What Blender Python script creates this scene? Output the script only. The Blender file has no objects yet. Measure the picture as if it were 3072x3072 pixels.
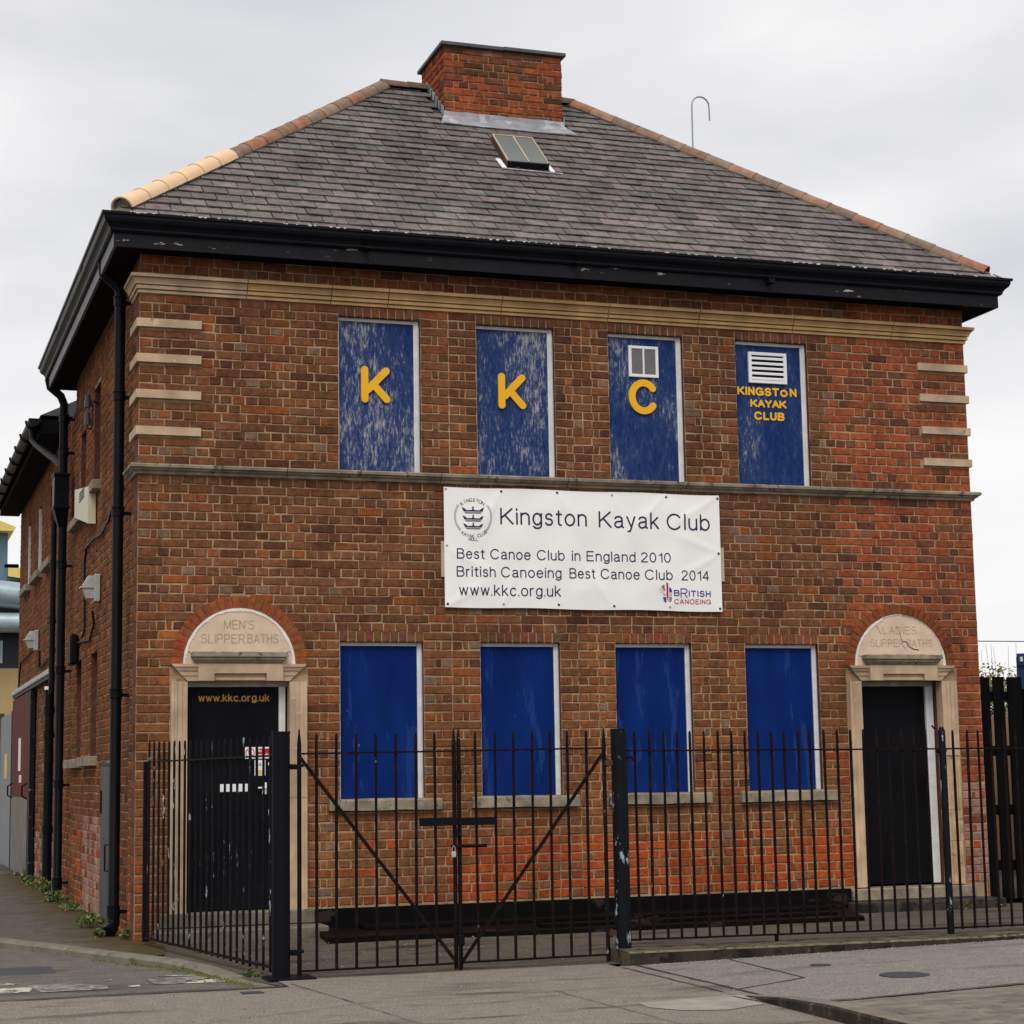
import bpy, bmesh, math, random
from mathutils import Vector, Matrix
S = bpy.context.scene
COL = S.collection
rng = random.Random(7)
R = math.radians

# ------------------------------------------------------------------ camera
cam_d = bpy.data.cameras.new('camera')
cam = bpy.data.objects.new('camera', cam_d)
COL.objects.link(cam)
cr = Vector((0.94856469, -0.31614034, -0.01674269))
cu = Vector((-0.02720073, -0.1340763, 0.99059763))
cf = Vector((0.31541267, 0.93919052, 0.1357793))
cp = Vector((-2.1496, -16.5593, 1.3289))
M = Matrix.Identity(4)
for i in range(3):
    M[i][0] = cr[i]; M[i][1] = cu[i]; M[i][2] = -cf[i]; M[i][3] = cp[i]
cam.matrix_world = M
cam_d.sensor_width = 36.0
cam_d.lens = 5742.7 / 3072 * 36.0
cam_d.clip_start = 0.1
cam_d.clip_end = 2000
S.camera = cam
S.render.resolution_x = 1024
S.render.resolution_y = 1024

# ------------------------------------------------------------------ world / light
SUN_EL, SUN_AZ = R(52), R(205)      # azimuth clockwise from +Y
w = bpy.data.worlds.new('World'); S.world = w; w.use_nodes = True
nt = w.node_tree; nt.nodes.clear()
def N(nt, t, **k):
    n = nt.nodes.new(t)
    for a, b in k.items():
        if a.startswith('i_'):
            n.inputs[int(a[2:]) if a[2:].isdigit() else a[2:].replace('_', ' ')].default_value = b
        else: setattr(n, a, b)
    return n
def L(nt, a, b): nt.links.new(a, b)
sky = N(nt, 'ShaderNodeTexSky', sky_type='NISHITA', sun_disc=False, sun_elevation=SUN_EL, sun_rotation=SUN_AZ)
tc = N(nt, 'ShaderNodeTexCoord')
mp = N(nt, 'ShaderNodeMapping'); mp.inputs['Scale'].default_value = (1, 1, 2.6); mp.inputs['Location'].default_value = (3.3, 1.35, 0.2)
n1 = N(nt, 'ShaderNodeTexNoise', i_Scale=2.1, i_Detail=5.0, i_Roughness=0.48, i_Distortion=0.25)
rp = N(nt, 'ShaderNodeValToRGB')
rp.color_ramp.elements[0].position = 0.33; rp.color_ramp.elements[0].color = (4.0, 4.03, 4.28, 1)
rp.color_ramp.elements[1].position = 0.58; rp.color_ramp.elements[1].color = (6.2, 6.15, 6.15, 1)
mx = N(nt, 'ShaderNodeMixRGB', i_Fac=0.975)
bg = N(nt, 'ShaderNodeBackground', i_Strength=0.1)
wo = N(nt, 'ShaderNodeOutputWorld')
L(nt, tc.outputs['Generated'], mp.inputs[0]); L(nt, mp.outputs[0], n1.inputs['Vector'])
L(nt, n1.outputs[0], rp.inputs[0]); L(nt, sky.outputs[0], mx.inputs[1]); L(nt, rp.outputs[0], mx.inputs[2])
L(nt, mx.outputs[0], bg.inputs[0]); L(nt, bg.outputs[0], wo.inputs[0])
sd = bpy.data.lights.new('sun', 'SUN'); sun = bpy.data.objects.new('sun', sd); COL.objects.link(sun)
sd.energy = 1.3; sd.angle = R(35); sd.color = (1, 0.96, 0.9)
sdir = Vector((math.sin(SUN_AZ) * math.cos(SUN_EL), math.cos(SUN_AZ) * math.cos(SUN_EL), math.sin(SUN_EL)))
sun.rotation_euler = sdir.to_track_quat('Z', 'Y').to_euler()
vs = S.view_settings
vs.view_transform = 'Standard'; vs.look = 'None'; vs.exposure = 0.66; vs.gamma = 1.0; vs.use_curve_mapping = False

# ------------------------------------------------------------------ materials
MATS = {}
def newmat(name):
    m = bpy.data.materials.new(name); m.use_nodes = True
    nt = m.node_tree; b = nt.nodes['Principled BSDF']
    MATS[name] = m
    return m, nt, b
def ramp(nt, fac, p0, p1, c0=(0, 0, 0, 1), c1=(1, 1, 1, 1)):
    r = N(nt, 'ShaderNodeValToRGB'); e = r.color_ramp.elements
    e[0].position = p0; e[1].position = p1; e[0].color = c0; e[1].color = c1
    L(nt, fac, r.inputs[0]); return r
def pos(nt, scale=(1, 1, 1), loc=(0, 0, 0)):
    g = N(nt, 'ShaderNodeNewGeometry'); m = N(nt, 'ShaderNodeMapping')
    m.inputs['Scale'].default_value = scale; m.inputs['Location'].default_value = loc
    L(nt, g.outputs['Position'], m.inputs[0]); return m.outputs[0]
def noise(nt, vec, scale, detail=4.0, rough=0.55):
    n = N(nt, 'ShaderNodeTexNoise', i_Scale=scale, i_Detail=detail, i_Roughness=rough)
    L(nt, vec, n.inputs['Vector']); return n.outputs[0]
def mixc(nt, fac, a, b, blend='MIX'):
    m = N(nt, 'ShaderNodeMixRGB', blend_type=blend)
    for i, v in ((0, fac), (1, a), (2, b)):
        if isinstance(v, (int, float)): m.inputs[i].default_value = v
        elif isinstance(v, tuple): m.inputs[i].default_value = (v + (1,))[:4]
        else: L(nt, v, m.inputs[i])
    return m.outputs[0]
def math_(nt, op, a, b=0.0):
    m = N(nt, 'ShaderNodeMath', operation=op)
    for i, v in ((0, a), (1, b)):
        if isinstance(v, (int, float)): m.inputs[i].default_value = v
        else: L(nt, v, m.inputs[i])
    return m.outputs[0]
def bump(nt, b, h, strength=0.3, dist=0.01):
    n = N(nt, 'ShaderNodeBump', i_Strength=strength, i_Distance=dist)
    L(nt, h, n.inputs['Height']); L(nt, n.outputs[0], b.inputs['Normal'])
def simple(name, col, rough=0.7, var=0.25, sc=6.0, bs=0.2, bsc=60.0, metal=0.0, spots=None, stretch=(1, 1, 1), attr=None, spec=0.3):
    """base colour, broad dirt variation, fine relief, optional chips (colour, threshold, scale)"""
    m, nt, b = newmat(name)
    v = pos(nt, stretch)
    base = col
    if attr:
        a = N(nt, 'ShaderNodeAttribute', attribute_name=attr); base = a.outputs['Color']
    n = noise(nt, v, sc, 6)
    r = ramp(nt, n, 0.28, 0.72, (1 - var, 1 - var, 1 - var, 1), (1 + var * .6, 1 + var * .6, 1 + var * .6, 1))
    c = mixc(nt, 1.0, base, r.outputs[0], 'MULTIPLY')
    if name in ('brick', 'mortar', 'stone', 'stone_gold', 'stone_grey', 'slate'):
        bw = ramp(nt, noise(nt, pos(nt, (1.3, 1.3, .55)), 1.5, 6, .62), .34, .68, (.72, .71, .72, 1), (1.16, 1.13, 1.08, 1))
        c = mixc(nt, 1.0, c, bw.outputs[0], 'MULTIPLY')
    if spots:
        for sp in spots:
            sv = pos(nt, sp[3]) if len(sp) > 3 else v
            sn = noise(nt, sv, sp[2], 7, 0.65)
            fr = ramp(nt, sn, sp[1], sp[1] + 0.03)
            c = mixc(nt, fr.outputs[0], c, sp[0])
    L(nt, c, b.inputs['Base Color'])
    b.inputs['Roughness'].default_value = rough; b.inputs['Metallic'].default_value = metal
    b.inputs['Specular IOR Level'].default_value = spec
    if bs: bump(nt, b, noise(nt, pos(nt), bsc, 5), bs, 0.006)
    return m
simple('brick', (0.2, 0.1, 0.06), 0.97, 0.40, 19, 1.0, 50, attr='Col', spec=0.05,
       spots=[((0.25, 0.17, 0.115), 0.66, 26), ((0.03, 0.017, 0.012), 0.655, 44)])
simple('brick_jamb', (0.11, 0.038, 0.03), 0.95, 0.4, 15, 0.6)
simple('brick_red', (0.30, 0.095, 0.042), 0.95, 0.35, 18, 0.5, attr='Col', spec=0.1)
simple('mortar', (0.38, 0.265, 0.16), 0.95, 0.34, 7, 0.8, 45, spec=0.05, spots=[((0.22, 0.15, 0.10), 0.60, 2.6), ((0.12, 0.07, 0.045), 0.70, 14)])
simple('stone', (0.53, 0.39, 0.265), 0.9, 0.25, 5, 0.35, 70, spots=[((0.52, 0.42, 0.30), 0.64, 16), ((0.30, 0.23, 0.155), 0.64, 3.2, (1, 1, .5))], spec=.1)
simple('stone_gold', (0.52, 0.335, 0.155), 0.9, 0.28, 4, 0.35, 50, spots=[((0.30, 0.205, 0.11), 0.66, 5, (.5, 1, 1))])
simple('stone_grey', (0.28, 0.235, 0.175), 0.92, 0.45, 7, 0.7, 30, spots=[((0.09, 0.08, 0.06), 0.60, 9, (1, 1, .5)), ((0.36, 0.32, 0.22), 0.66, 14)])
simple('stone_worn', (0.50, 0.34, 0.20), 0.95, 0.4, 6, 1.0, 22, spots=[((0.23, 0.17, 0.10), 0.60, 9)])
simple('stone_cream', (0.62, 0.475, 0.36), 0.9, 0.16, 5, 0.25, 40, spots=[((0.76, 0.69, 0.62), 0.655, 6), ((0.36, 0.28, 0.2), 0.72, 9)])
simple('plaster_white', (0.72, 0.68, 0.62), 0.9, 0.2, 9, 0.6, 50)
simple('letter_cut_shade', (0.38, 0.275, 0.185), 0.95, 0.1, 8, 0.2)  # darker stone tone: shade of incised letters put into the colour
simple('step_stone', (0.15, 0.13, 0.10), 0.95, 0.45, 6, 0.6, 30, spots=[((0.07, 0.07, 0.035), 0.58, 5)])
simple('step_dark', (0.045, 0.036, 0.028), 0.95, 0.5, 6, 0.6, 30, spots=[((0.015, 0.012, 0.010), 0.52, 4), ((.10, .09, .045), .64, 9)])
simple('slate', (0.14, 0.125, 0.13), 0.7, 0.42, 13, 0.5, 40, attr='Col', spots=[((0.28, 0.26, 0.24), 0.70, 10)], spec=0.25)
simple('slate_bed', (0.03, 0.028, 0.03), 0.9, 0.2, 6, 0.3)
simple('tile_terra', (0.30, 0.17, 0.11), 0.9, 0.4, 8, 0.5, 40, attr='Col', spots=[((0.20, 0.16, 0.12), 0.60, 7)])
simple('tile_buff', (0.72, 0.50, 0.31), 0.8, 0.08, 8, 0.15, 40)
simple('lead', (0.27, 0.275, 0.30), 0.55, 0.35, 5, 0.3, 30, spots=[((0.38, 0.395, 0.43), 0.55, 4)])
simple('slate_coping', (0.09, 0.088, 0.10), 0.7, 0.3, 8, 0.3)
simple('black_paint', (0.008, 0.008, 0.012), 0.5, 0.3, 5, 0.2, 30, spots=[((0.45, 0.38, 0.34), 0.63, 8, (0.5, 1, 2.4)), ((0.10, 0.05, 0.035), 0.70, 5, (.5, 1, 1))], spec=0.14)
simple('black_gutter', (0.006, 0.006, 0.010), 0.4, 0.25, 5, 0.12, 25, spec=0.14)
simple('grey_fascia', (0.12, 0.12, 0.135), 0.5, 0.3, 4, 0.2)
simple('bird_lime', (0.62, 0.58, 0.5), 0.9, 0.25, 30, 0.6)
simple('soffit_black', (0.005, 0.0045, 0.005), 0.8, 0.3, 6, 0.2, spec=0.05)
simple('pipe_black', (0.004, 0.004, 0.006), 0.42, 0.3, 6, 0.1, spec=0.12)
simple('iron', (0.009, 0.005, 0.006), 0.65, 0.4, 30, 0.5, 80, spots=[((0.022, 0.009, 0.007), 0.58, 20), ((0.36, 0.40, 0.42), 0.695, 26, (1, 1, .3))], spec=0.07)
simple('iron_flaky', (0.006, 0.006, 0.008), 0.6, 0.4, 30, 0.5, 80, spots=[((0.022, 0.010, 0.008), 0.62, 20), ((0.30, 0.34, 0.37), 0.625, 24, (1, 1, .25))], spec=0.09)
simple('iron_post', (0.006, 0.007, 0.010), 0.5, 0.3, 20, 0.3, 60, spots=[((0.30, 0.37, 0.41), 0.60, 11, (1, 1, .45)), ((0.12, 0.03, 0.02), 0.68, 12)], spec=0.1)
simple('iron_clean', (0.005, 0.005, 0.007), 0.5, 0.3, 6, 0.2, 60, spots=[((0.018, 0.009, 0.008), 0.68, 9)], spec=0.09)
simple('white_paint', (0.66, 0.655, 0.65), 0.55, 0.16, 10, 0.2, 50, spots=[((0.33, 0.31, 0.3), 0.70, 18)])
simple('grey_wood', (0.36, 0.35, 0.35), 0.7, 0.3, 10, 0.3, 50)
simple('white_plastic', (0.78, 0.78, 0.80), 0.4, 0.05, 5, 0)
simple('mesh_grey', (0.22, 0.21, 0.22), 0.7, 0.3, 90, 0.5, 200)
simple('dark_gap', (0.025, 0.025, 0.045), 0.8, 0.2, 5, 0, spec=0.05)
simple('yellow_paint', (0.80, 0.42, 0.010), 0.5, 0.06, 8, 0.1)
simple('yellow_letter', (0.62, 0.34, 0.05), 0.6, 0.25, 25, 0.1)
simple('gold_letter', (0.45, 0.25, 0.035), 0.6, 0.25, 25, 0.1)
simple('door_black', (0.005, 0.005, 0.007), 0.5, 0.5, 2, 0.1, 20, spots=[((0.22, 0.24, 0.25), 0.745, 22, (1, 1, .3))], spec=0.07)
simple('blue_lower', (0.004, 0.021, 0.135), 0.75, 0.30, 2.2, 0.12, 30, stretch=(1.6, 1, .5), spots=[((0.012, 0.038, 0.17), 0.57, 5, (1.5, 1, .25)), ((0.22, 0.28, 0.33), 0.70, 26, (1, 1, .3))], spec=0.05)
simple('pvc_white', (0.86, 0.85, 0.84), 0.45, 0.05, 2.5, 0)
simple('ink', (0.022, 0.016, 0.06), 0.6, 0.1, 5, 0)
simple('ink_grey', (0.30, 0.29, 0.36), 0.6, 0.1, 5, 0)
simple('logo_blue', (0.05, 0.05, 0.26), 0.6, 0.05, 5, 0)
simple('logo_red', (0.42, 0.015, 0.07), 0.6, 0.05, 5, 0)
simple('logo_pink', (0.68, 0.42, 0.42), 0.6, 0.05, 5, 0)
simple('sign_red', (0.50, 0.008, 0.02), 0.5, 0.05, 5, 0)
simple('sign_yellow', (0.70, 0.50, 0.13), 0.5, 0.1, 30, 0)
simple('timber_pale', (0.45, 0.36, 0.26), 0.8, 0.2, 10, 0.3)
simple('eyelet', (0.06, 0.055, 0.08), 0.35, 0.2, 30, 0, metal=0.5)
simple('eyelet_zinc', (0.42, 0.42, 0.46), 0.4, 0.2, 30, 0, metal=0.5)
simple('pole_metal', (0.30, 0.33, 0.37), 0.4, 0.15, 20, 0, metal=0.4)
simple('galv', (0.40, 0.41, 0.42), 0.5, 0.2, 12, 0.1)
simple('cabinet', (0.055, 0.055, 0.062), 0.55, 0.4, 3, 0.2, spots=[((0.10, 0.13, 0.14), 0.66, 4)])
simple('cream_plastic', (0.62, 0.56, 0.42), 0.5, 0.1, 5, 0)
simple('lamp_body', (0.42, 0.41, 0.40), 0.5, 0.2, 10, 0)
simple('lamp_glass', (0.36, 0.36, 0.33), 0.25, 0.2, 10, 0, spec=0.6)
simple('insulator', (0.05, 0.05, 0.055), 0.35, 0.2, 10, 0)
simple('bracket_rust', (0.07, 0.028, 0.02), 0.8, 0.3, 20, 0.2)
simple('fence_black', (0.004, 0.0035, 0.004), 0.7, 0.4, 9, 0.4, 50, stretch=(1, 1, .2), spec=0.04)
simple('steel_blue', (0.012, 0.03, 0.11), 0.5, 0.25, 5, 0.1)
simple('gate_grey', (0.20, 0.22, 0.25), 0.5, 0.12, 4, 0.1)
simple('far_brick', (0.40, 0.29, 0.14), 0.9, 0.12, 2, 0.2)
simple('far_blue', (0.10, 0.19, 0.25), 0.35, 0.2, 1, 0, spec=0.5)
simple('far_yellow', (0.72, 0.55, 0.16), 0.6, 0.08, 2, 0)
simple('duct', (0.36, 0.45, 0.48), 0.35, 0.3, 1.5, 0, metal=0.3)
simple('far_dark', (0.02, 0.022, 0.028), 0.5, 0.2, 2, 0)
simple('leaf', (0.085, 0.13, 0.035), 0.7, 0.4, 40, 0, spec=0.2)
simple('leaf_pale', (0.19, 0.23, 0.09), 0.7, 0.3, 40, 0, spec=0.2)
simple('moss', (0.10, 0.115, 0.025), 0.95, 0.5, 30, 0.5)
simple('dry_leaf', (0.22, 0.17, 0.07), 0.8, 0.4, 20, 0, spec=0.2)
simple('twig', (0.10, 0.07, 0.05), 0.9, 0.3, 20, 0)
simple('tan_wall', (0.36, 0.22, 0.14), 0.9, 0.2, 3, 0.2)
simple('road_paint', (0.50, 0.48, 0.40), 0.9, 0.2, 20, 0.4, 50, spots=[((0.12, 0.105, 0.10), 0.50, 12)])
simple('iron_cover', (0.05, 0.05, 0.056), 0.6, 0.3, 20, 0.6, 120)
simple('kerb_stone', (0.17, 0.15, 0.115), 0.95, 0.35, 7, 0.8, 40, spots=[((0.09, 0.09, 0.035), 0.60, 6)])
simple('kerb_mossy', (0.085, 0.07, 0.045), 0.95, 0.5, 7, 1.0, 35, spots=[((0.15, 0.13, 0.045), 0.60, 30), ((0.02, 0.016, 0.011), 0.55, 6)])
simple('kerb_face', (0.035, 0.027, 0.019), 0.95, 0.5, 7, 1.0, 35, spots=[((0.09, 0.07, 0.04), 0.60, 14), ((0.010, 0.008, 0.006), 0.55, 6)])
simple('kerb_edge', (0.16, 0.135, 0.075), 0.95, 0.5, 14, 1.0, 35, spots=[((0.05, 0.045, 0.02), 0.55, 18)])
simple('tar_black', (0.004, 0.0035, 0.0035), 0.6, 0.4, 4, 0.4, 20, spots=[((0.028, 0.020, 0.020), 0.60, 4, (.5, 1, 1))], spec=0.06)
simple('ground_earth', (0.10, 0.09, 0.07), 0.95, 0.3, 1, 0.5, 10)
simple('paver', (0.17, 0.145, 0.12), 0.95, 0.3, 9, 0.6, 60, attr='Col')
simple('concrete_joint', (0.05, 0.045, 0.04), 0.95, 0.4, 20, 0.4)
simple('red_door', (0.10, 0.012, 0.012), 0.6, 0.3, 3, 0.1, spec=0.15)
simple('kick_plate', (0.16, 0.145, 0.135), 0.5, 0.35, 3, 0.2)

def glassmat():
    m, nt, b = newmat('glass_green')
    b.inputs['Base Color'].default_value = (0.12, 0.135, 0.124, 1); b.inputs['Roughness'].default_value = 0.35
    b.inputs['Specular IOR Level'].default_value = 0.5
    m, nt, b = newmat('glass_dark')
    b.inputs['Base Color'].default_value = (0.02, 0.022, 0.026, 1); b.inputs['Roughness'].default_value = 0.08
glassmat()

def worn_blue():
    m, nt, b = newmat('blue_worn')
    big = noise(nt, pos(nt, (1.5, 1, .7), (3, 0, 1.3)), 1.7, 3)
    mid = noise(nt, pos(nt, (1.3, 1, .40)), 13, 6, .6)
    fine = noise(nt, pos(nt, (1, 1, .22)), 62, 8, 0.75)
    s = math_(nt, 'ADD', math_(nt, 'MULTIPLY', big, 0.42), math_(nt, 'MULTIPLY', mid, 0.34))
    s = math_(nt, 'ADD', s, math_(nt, 'MULTIPLY', fine, 0.72))
    # less wear on the boards further right, which were repainted
    g = N(nt, 'ShaderNodeNewGeometry'); sx = N(nt, 'ShaderNodeSeparateXYZ'); L(nt, g.outputs['Position'], sx.inputs[0])
    mr = N(nt, 'ShaderNodeMapRange'); L(nt, sx.outputs[0], mr.inputs[0])
    for i, v in enumerate((3.9, 6.4, 0.0, 0.075)): mr.inputs[i + 1].default_value = v
    s = math_(nt, 'SUBTRACT', s, mr.outputs[0])
    f = ramp(nt, s, 0.765, 0.89)
    haze = ramp(nt, s, 0.60, 0.82)
    c = mixc(nt, math_(nt, 'MULTIPLY', haze.outputs[0], 0.55), (0.007, 0.026, 0.115), (0.065, 0.092, 0.185))
    c = mixc(nt, f.outputs[0], c, (0.33, 0.325, 0.33))
    L(nt, c, b.inputs['Base Color']); b.inputs['Roughness'].default_value = 0.8
    b.inputs['Specular IOR Level'].default_value = 0.08
    bump(nt, b, fine, 0.2, 0.003)
worn_blue()

def groundmat(name, col, dark, light, sc=1.0, mossy=None, stain=0.55):
    m, nt, b = newmat(name)
    v = pos(nt)
    fine = noise(nt, v, 62, 5, 0.8)
    mid = noise(nt, v, 7 * sc, 7, 0.6)
    big = noise(nt, pos(nt, (.45, 1.3, 1)), 1.25 * sc, 6, 0.6)
    c = mixc(nt, ramp(nt, mid, .3, .75).outputs[0], tuple(x * .82 for x in col), light)
    c = mixc(nt, ramp(nt, big, stain, stain + .11).outputs[0], c, dark)
    drip = noise(nt, pos(nt, (.5, 2.6, 1), (4, 1, 0)), 1.1, 6, .6)
    c = mixc(nt, ramp(nt, drip, .585, .64).outputs[0], c, dark)
    sp = ramp(nt, fine, .36, .66, (0.42, 0.42, 0.42, 1), (1.6, 1.57, 1.52, 1))
    c = mixc(nt, 1.0, c, sp.outputs[0], 'MULTIPLY')
    if mossy:
        g = N(nt, 'ShaderNodeNewGeometry'); sx = N(nt, 'ShaderNodeSeparateXYZ'); L(nt, g.outputs['Position'], sx.inputs[0])
        mr = N(nt, 'ShaderNodeMapRange'); L(nt, sx.outputs[0], mr.inputs[0])
        for i, q in enumerate((-1.0, 0.0, 0.0, 0.42)): mr.inputs[i + 1].default_value = q
        k = math_(nt, 'ADD', mr.outputs[0], math_(nt, 'MULTIPLY', noise(nt, v, 3.2, 6), 0.6))
        c = mixc(nt, ramp(nt, k, .46, .66).outputs[0], c, mossy)
    L(nt, c, b.inputs['Base Color']); b.inputs['Roughness'].default_value = 0.9
    b.inputs['Specular IOR Level'].default_value = 0.2
    bump(nt, b, fine, 0.7, 0.006)
groundmat('pavement', (0.215, 0.187, 0.158), (0.10, 0.084, 0.070), (0.24, 0.21, 0.178), stain=.555)
groundmat('pavement_grey', (0.215, 0.198, 0.188), (0.145, 0.132, 0.126), (0.24, 0.22, 0.207), stain=.61)
groundmat('forecourt', (0.088, 0.074, 0.057), (0.038, 0.031, 0.024), (0.115, 0.097, 0.075))
groundmat('asphalt', (0.125, 0.112, 0.102), (0.072, 0.064, 0.058), (0.165, 0.148, 0.132), stain=.55)
groundmat('footpath', (0.105, 0.09, 0.078), (0.075, 0.062, 0.05), (0.125, 0.105, 0.09), mossy=(0.062, 0.040, 0.012))

# ------------------------------------------------------------------ mesh helpers
class MB:
    def __init__(s): s.v = []; s.f = []; s.m = []; s.c = []
    def add(s, vs, fs, mi=0, col=None):
        o = len(s.v); s.v += [tuple(p) for p in vs]
        for f in fs: s.f.append(tuple(i + o for i in f)); s.m.append(mi); s.c.append(col)
    def box(s, x0, x1, y0, y1, z0, z1, mi=0, col=None, ch=0.0):
        if ch:
            return s.chbox(x0, x1, y0, y1, z0, z1, ch, mi, col)
        v = [(x0, y0, z0), (x1, y0, z0), (x1, y1, z0), (x0, y1, z0), (x0, y0, z1), (x1, y0, z1), (x1, y1, z1), (x0, y1, z1)]
        s.add(v, [(0, 3, 2, 1), (4, 5, 6, 7), (0, 1, 5, 4), (1, 2, 6, 5), (2, 3, 7, 6), (3, 0, 4, 7)], mi, col)
    def chbox(s, x0, x1, y0, y1, z0, z1, c, mi=0, col=None):
        # box with chamfered edges (24 verts)
        bm = bmesh.new(); bmesh.ops.create_cube(bm, size=1)
        for v in bm.verts:
            v.co = Vector(((x0 + x1) / 2 + v.co.x * (x1 - x0), (y0 + y1) / 2 + v.co.y * (y1 - y0), (z0 + z1) / 2 + v.co.z * (z1 - z0)))
        bmesh.ops.bevel(bm, geom=list(bm.edges), offset=c, segments=1, affect='EDGES')
        bm.verts.index_update()
        s.add([v.co[:] for v in bm.verts], [[v.index for v in f.verts] for f in bm.faces], mi, col); bm.free()
    def tube(s, pts, r, n=10, mi=0, col=None, cap=True):
        pts = [Vector(p) for p in pts]; rs = r if isinstance(r, (list, tuple)) else [r] * len(pts)
        rings = []; prev = None
        for i, p in enumerate(pts):
            d = (pts[min(i + 1, len(pts) - 1)] - pts[max(i - 1, 0)]).normalized()
            a = prev if prev is not None else (Vector((0, 0, 1)) if abs(d.z) < .9 else Vector((1, 0, 0)))
            u = (a - d * a.dot(d)).normalized(); v = d.cross(u); prev = u
            rings.append([p + (u * math.cos(t * 2 * math.pi / n) + v * math.sin(t * 2 * math.pi / n)) * rs[i] for t in range(n)])
        vs = [q for r_ in rings for q in r_]; fs = []
        for i in range(len(pts) - 1):
            for t in range(n):
                fs.append((i * n + t, i * n + (t + 1) % n, (i + 1) * n + (t + 1) % n, (i + 1) * n + t))
        if cap: fs += [tuple(range(n))[::-1], tuple(range((len(pts) - 1) * n, len(pts) * n))]
        s.add(vs, fs, mi, col)
    def prism(s, poly, y0, y1, mi=0, axis='y', col=None):
        n = len(poly)
        if axis == 'y': vs = [(a, y0, b) for a, b in poly] + [(a, y1, b) for a, b in poly]
        elif axis == 'z': vs = [(a, b, y0) for a, b in poly] + [(a, b, y1) for a, b in poly]
        else: vs = [(y0, a, b) for a, b in poly] + [(y1, a, b) for a, b in poly]
        fs = [tuple(range(n)), tuple(range(n, 2 * n))[::-1]] + [(i, i + n, (i + 1) % n + n, (i + 1) % n) for i in range(n)]
        s.add(vs, fs, mi, col)
    def mesh(s, name, mats, smooth=False, offset=None):
        me = bpy.data.meshes.new(name)
        vs = s.v if offset is None else [(a - offset[0], b - offset[1], c - offset[2]) for a, b, c in s.v]
        me.from_pydata(vs, [], s.f)
        for m in (mats if isinstance(mats, (list, tuple)) else [mats]): me.materials.append(MATS[m])
        me.polygons.foreach_set('material_index', s.m)
        if any(c is not None for c in s.c):
            ca = me.color_attributes.new('Col', 'FLOAT_COLOR', 'CORNER'); buf = []
            for f, c in zip(s.f, s.c):
                cc = list(c if c is not None else (.2, .2, .2)) + [1.0]; buf += cc * len(f)
            ca.data.foreach_set('color', buf)
        bm = bmesh.new(); bm.from_mesh(me); bmesh.ops.recalc_face_normals(bm, faces=bm.faces); bm.to_mesh(me); bm.free()
        if smooth:
            me.polygons.foreach_set('use_smooth', [True] * len(me.polygons))
            try: me.set_sharp_from_angle(angle=R(40))
            except Exception: pass
        me.update(); return me
def par(o, p):
    if p is not None:
        o.parent = p; q = p; loc = Vector((0, 0, 0))
        while q is not None: loc += q.location; q = q.parent
        o.location = o.location - loc
def put(name, mb, mats, parent=None, smooth=False, origin=None, stuff=False, label=None):
    me = mb.mesh(name, mats, smooth, origin)
    o = bpy.data.objects.new(name, me); COL.objects.link(o)
    if origin is not None: o.location = origin
    par(o, parent)
    if stuff: o['kind'] = 'stuff'
    if label: o['label'] = label
    return o
def inst(name, me, loc, parent=None, rot=None):
    o = bpy.data.objects.new(name, me); COL.objects.link(o); o.location = loc
    if rot: o.rotation_euler = rot
    par(o, parent); return o
def tag(o, label, cat, group=None):
    o['label'] = label; o['category'] = cat
    if group: o['group'] = group
    return o
def thing(name, loc, label, cat, group=None):
    o = bpy.data.objects.new(name, None); COL.objects.link(o); o.location = loc; o.empty_display_size = .2
    return tag(o, label, cat, group)
def struct(name, mb, mats, **k):
    o = put(name, mb, mats, **k); o['kind'] = 'structure'; return o
# text -------------------------------------------------------------
def text_mesh(txt, offset=0.0, extrude=0.0):
    c = bpy.data.curves.new('t', 'FONT'); c.body = txt; c.size = 1; c.offset = offset; c.extrude = extrude; c.resolution_u = 5
    o = bpy.data.objects.new('t', c); COL.objects.link(o); bpy.context.view_layer.update()
    me = bpy.data.meshes.new_from_object(o.evaluated_get(bpy.context.evaluated_depsgraph_get()))
    bpy.data.objects.remove(o); bpy.data.curves.remove(c)
    vs = [tuple(v.co) for v in me.vertices]; fs = [tuple(p.vertices) for p in me.polygons]
    bpy.data.meshes.remove(me); return vs, fs
_v, _f = text_mesh('H'); CAPH = max(v[1] for v in _v)
def word(mb, txt, x0, x1, zb, cap, y, offset=0.0, mi=0, plane='xz', shear=0.0):
    """flat lettering filling x0..x1 with its baseline at zb"""
    vs, fs = text_mesh(txt, offset)
    a = min(v[0] for v in vs); b = max(v[0] for v in vs)
    sx = (x1 - x0) / (b - a); sz = cap / CAPH
    pts = []
    for v in vs:
        u = x0 + (v[0] - a) * sx; z = zb + v[1] * sz
        pts.append((u, y, z) if plane == 'xz' else (y, u, z))
    mb.add(pts, fs, mi)
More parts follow.
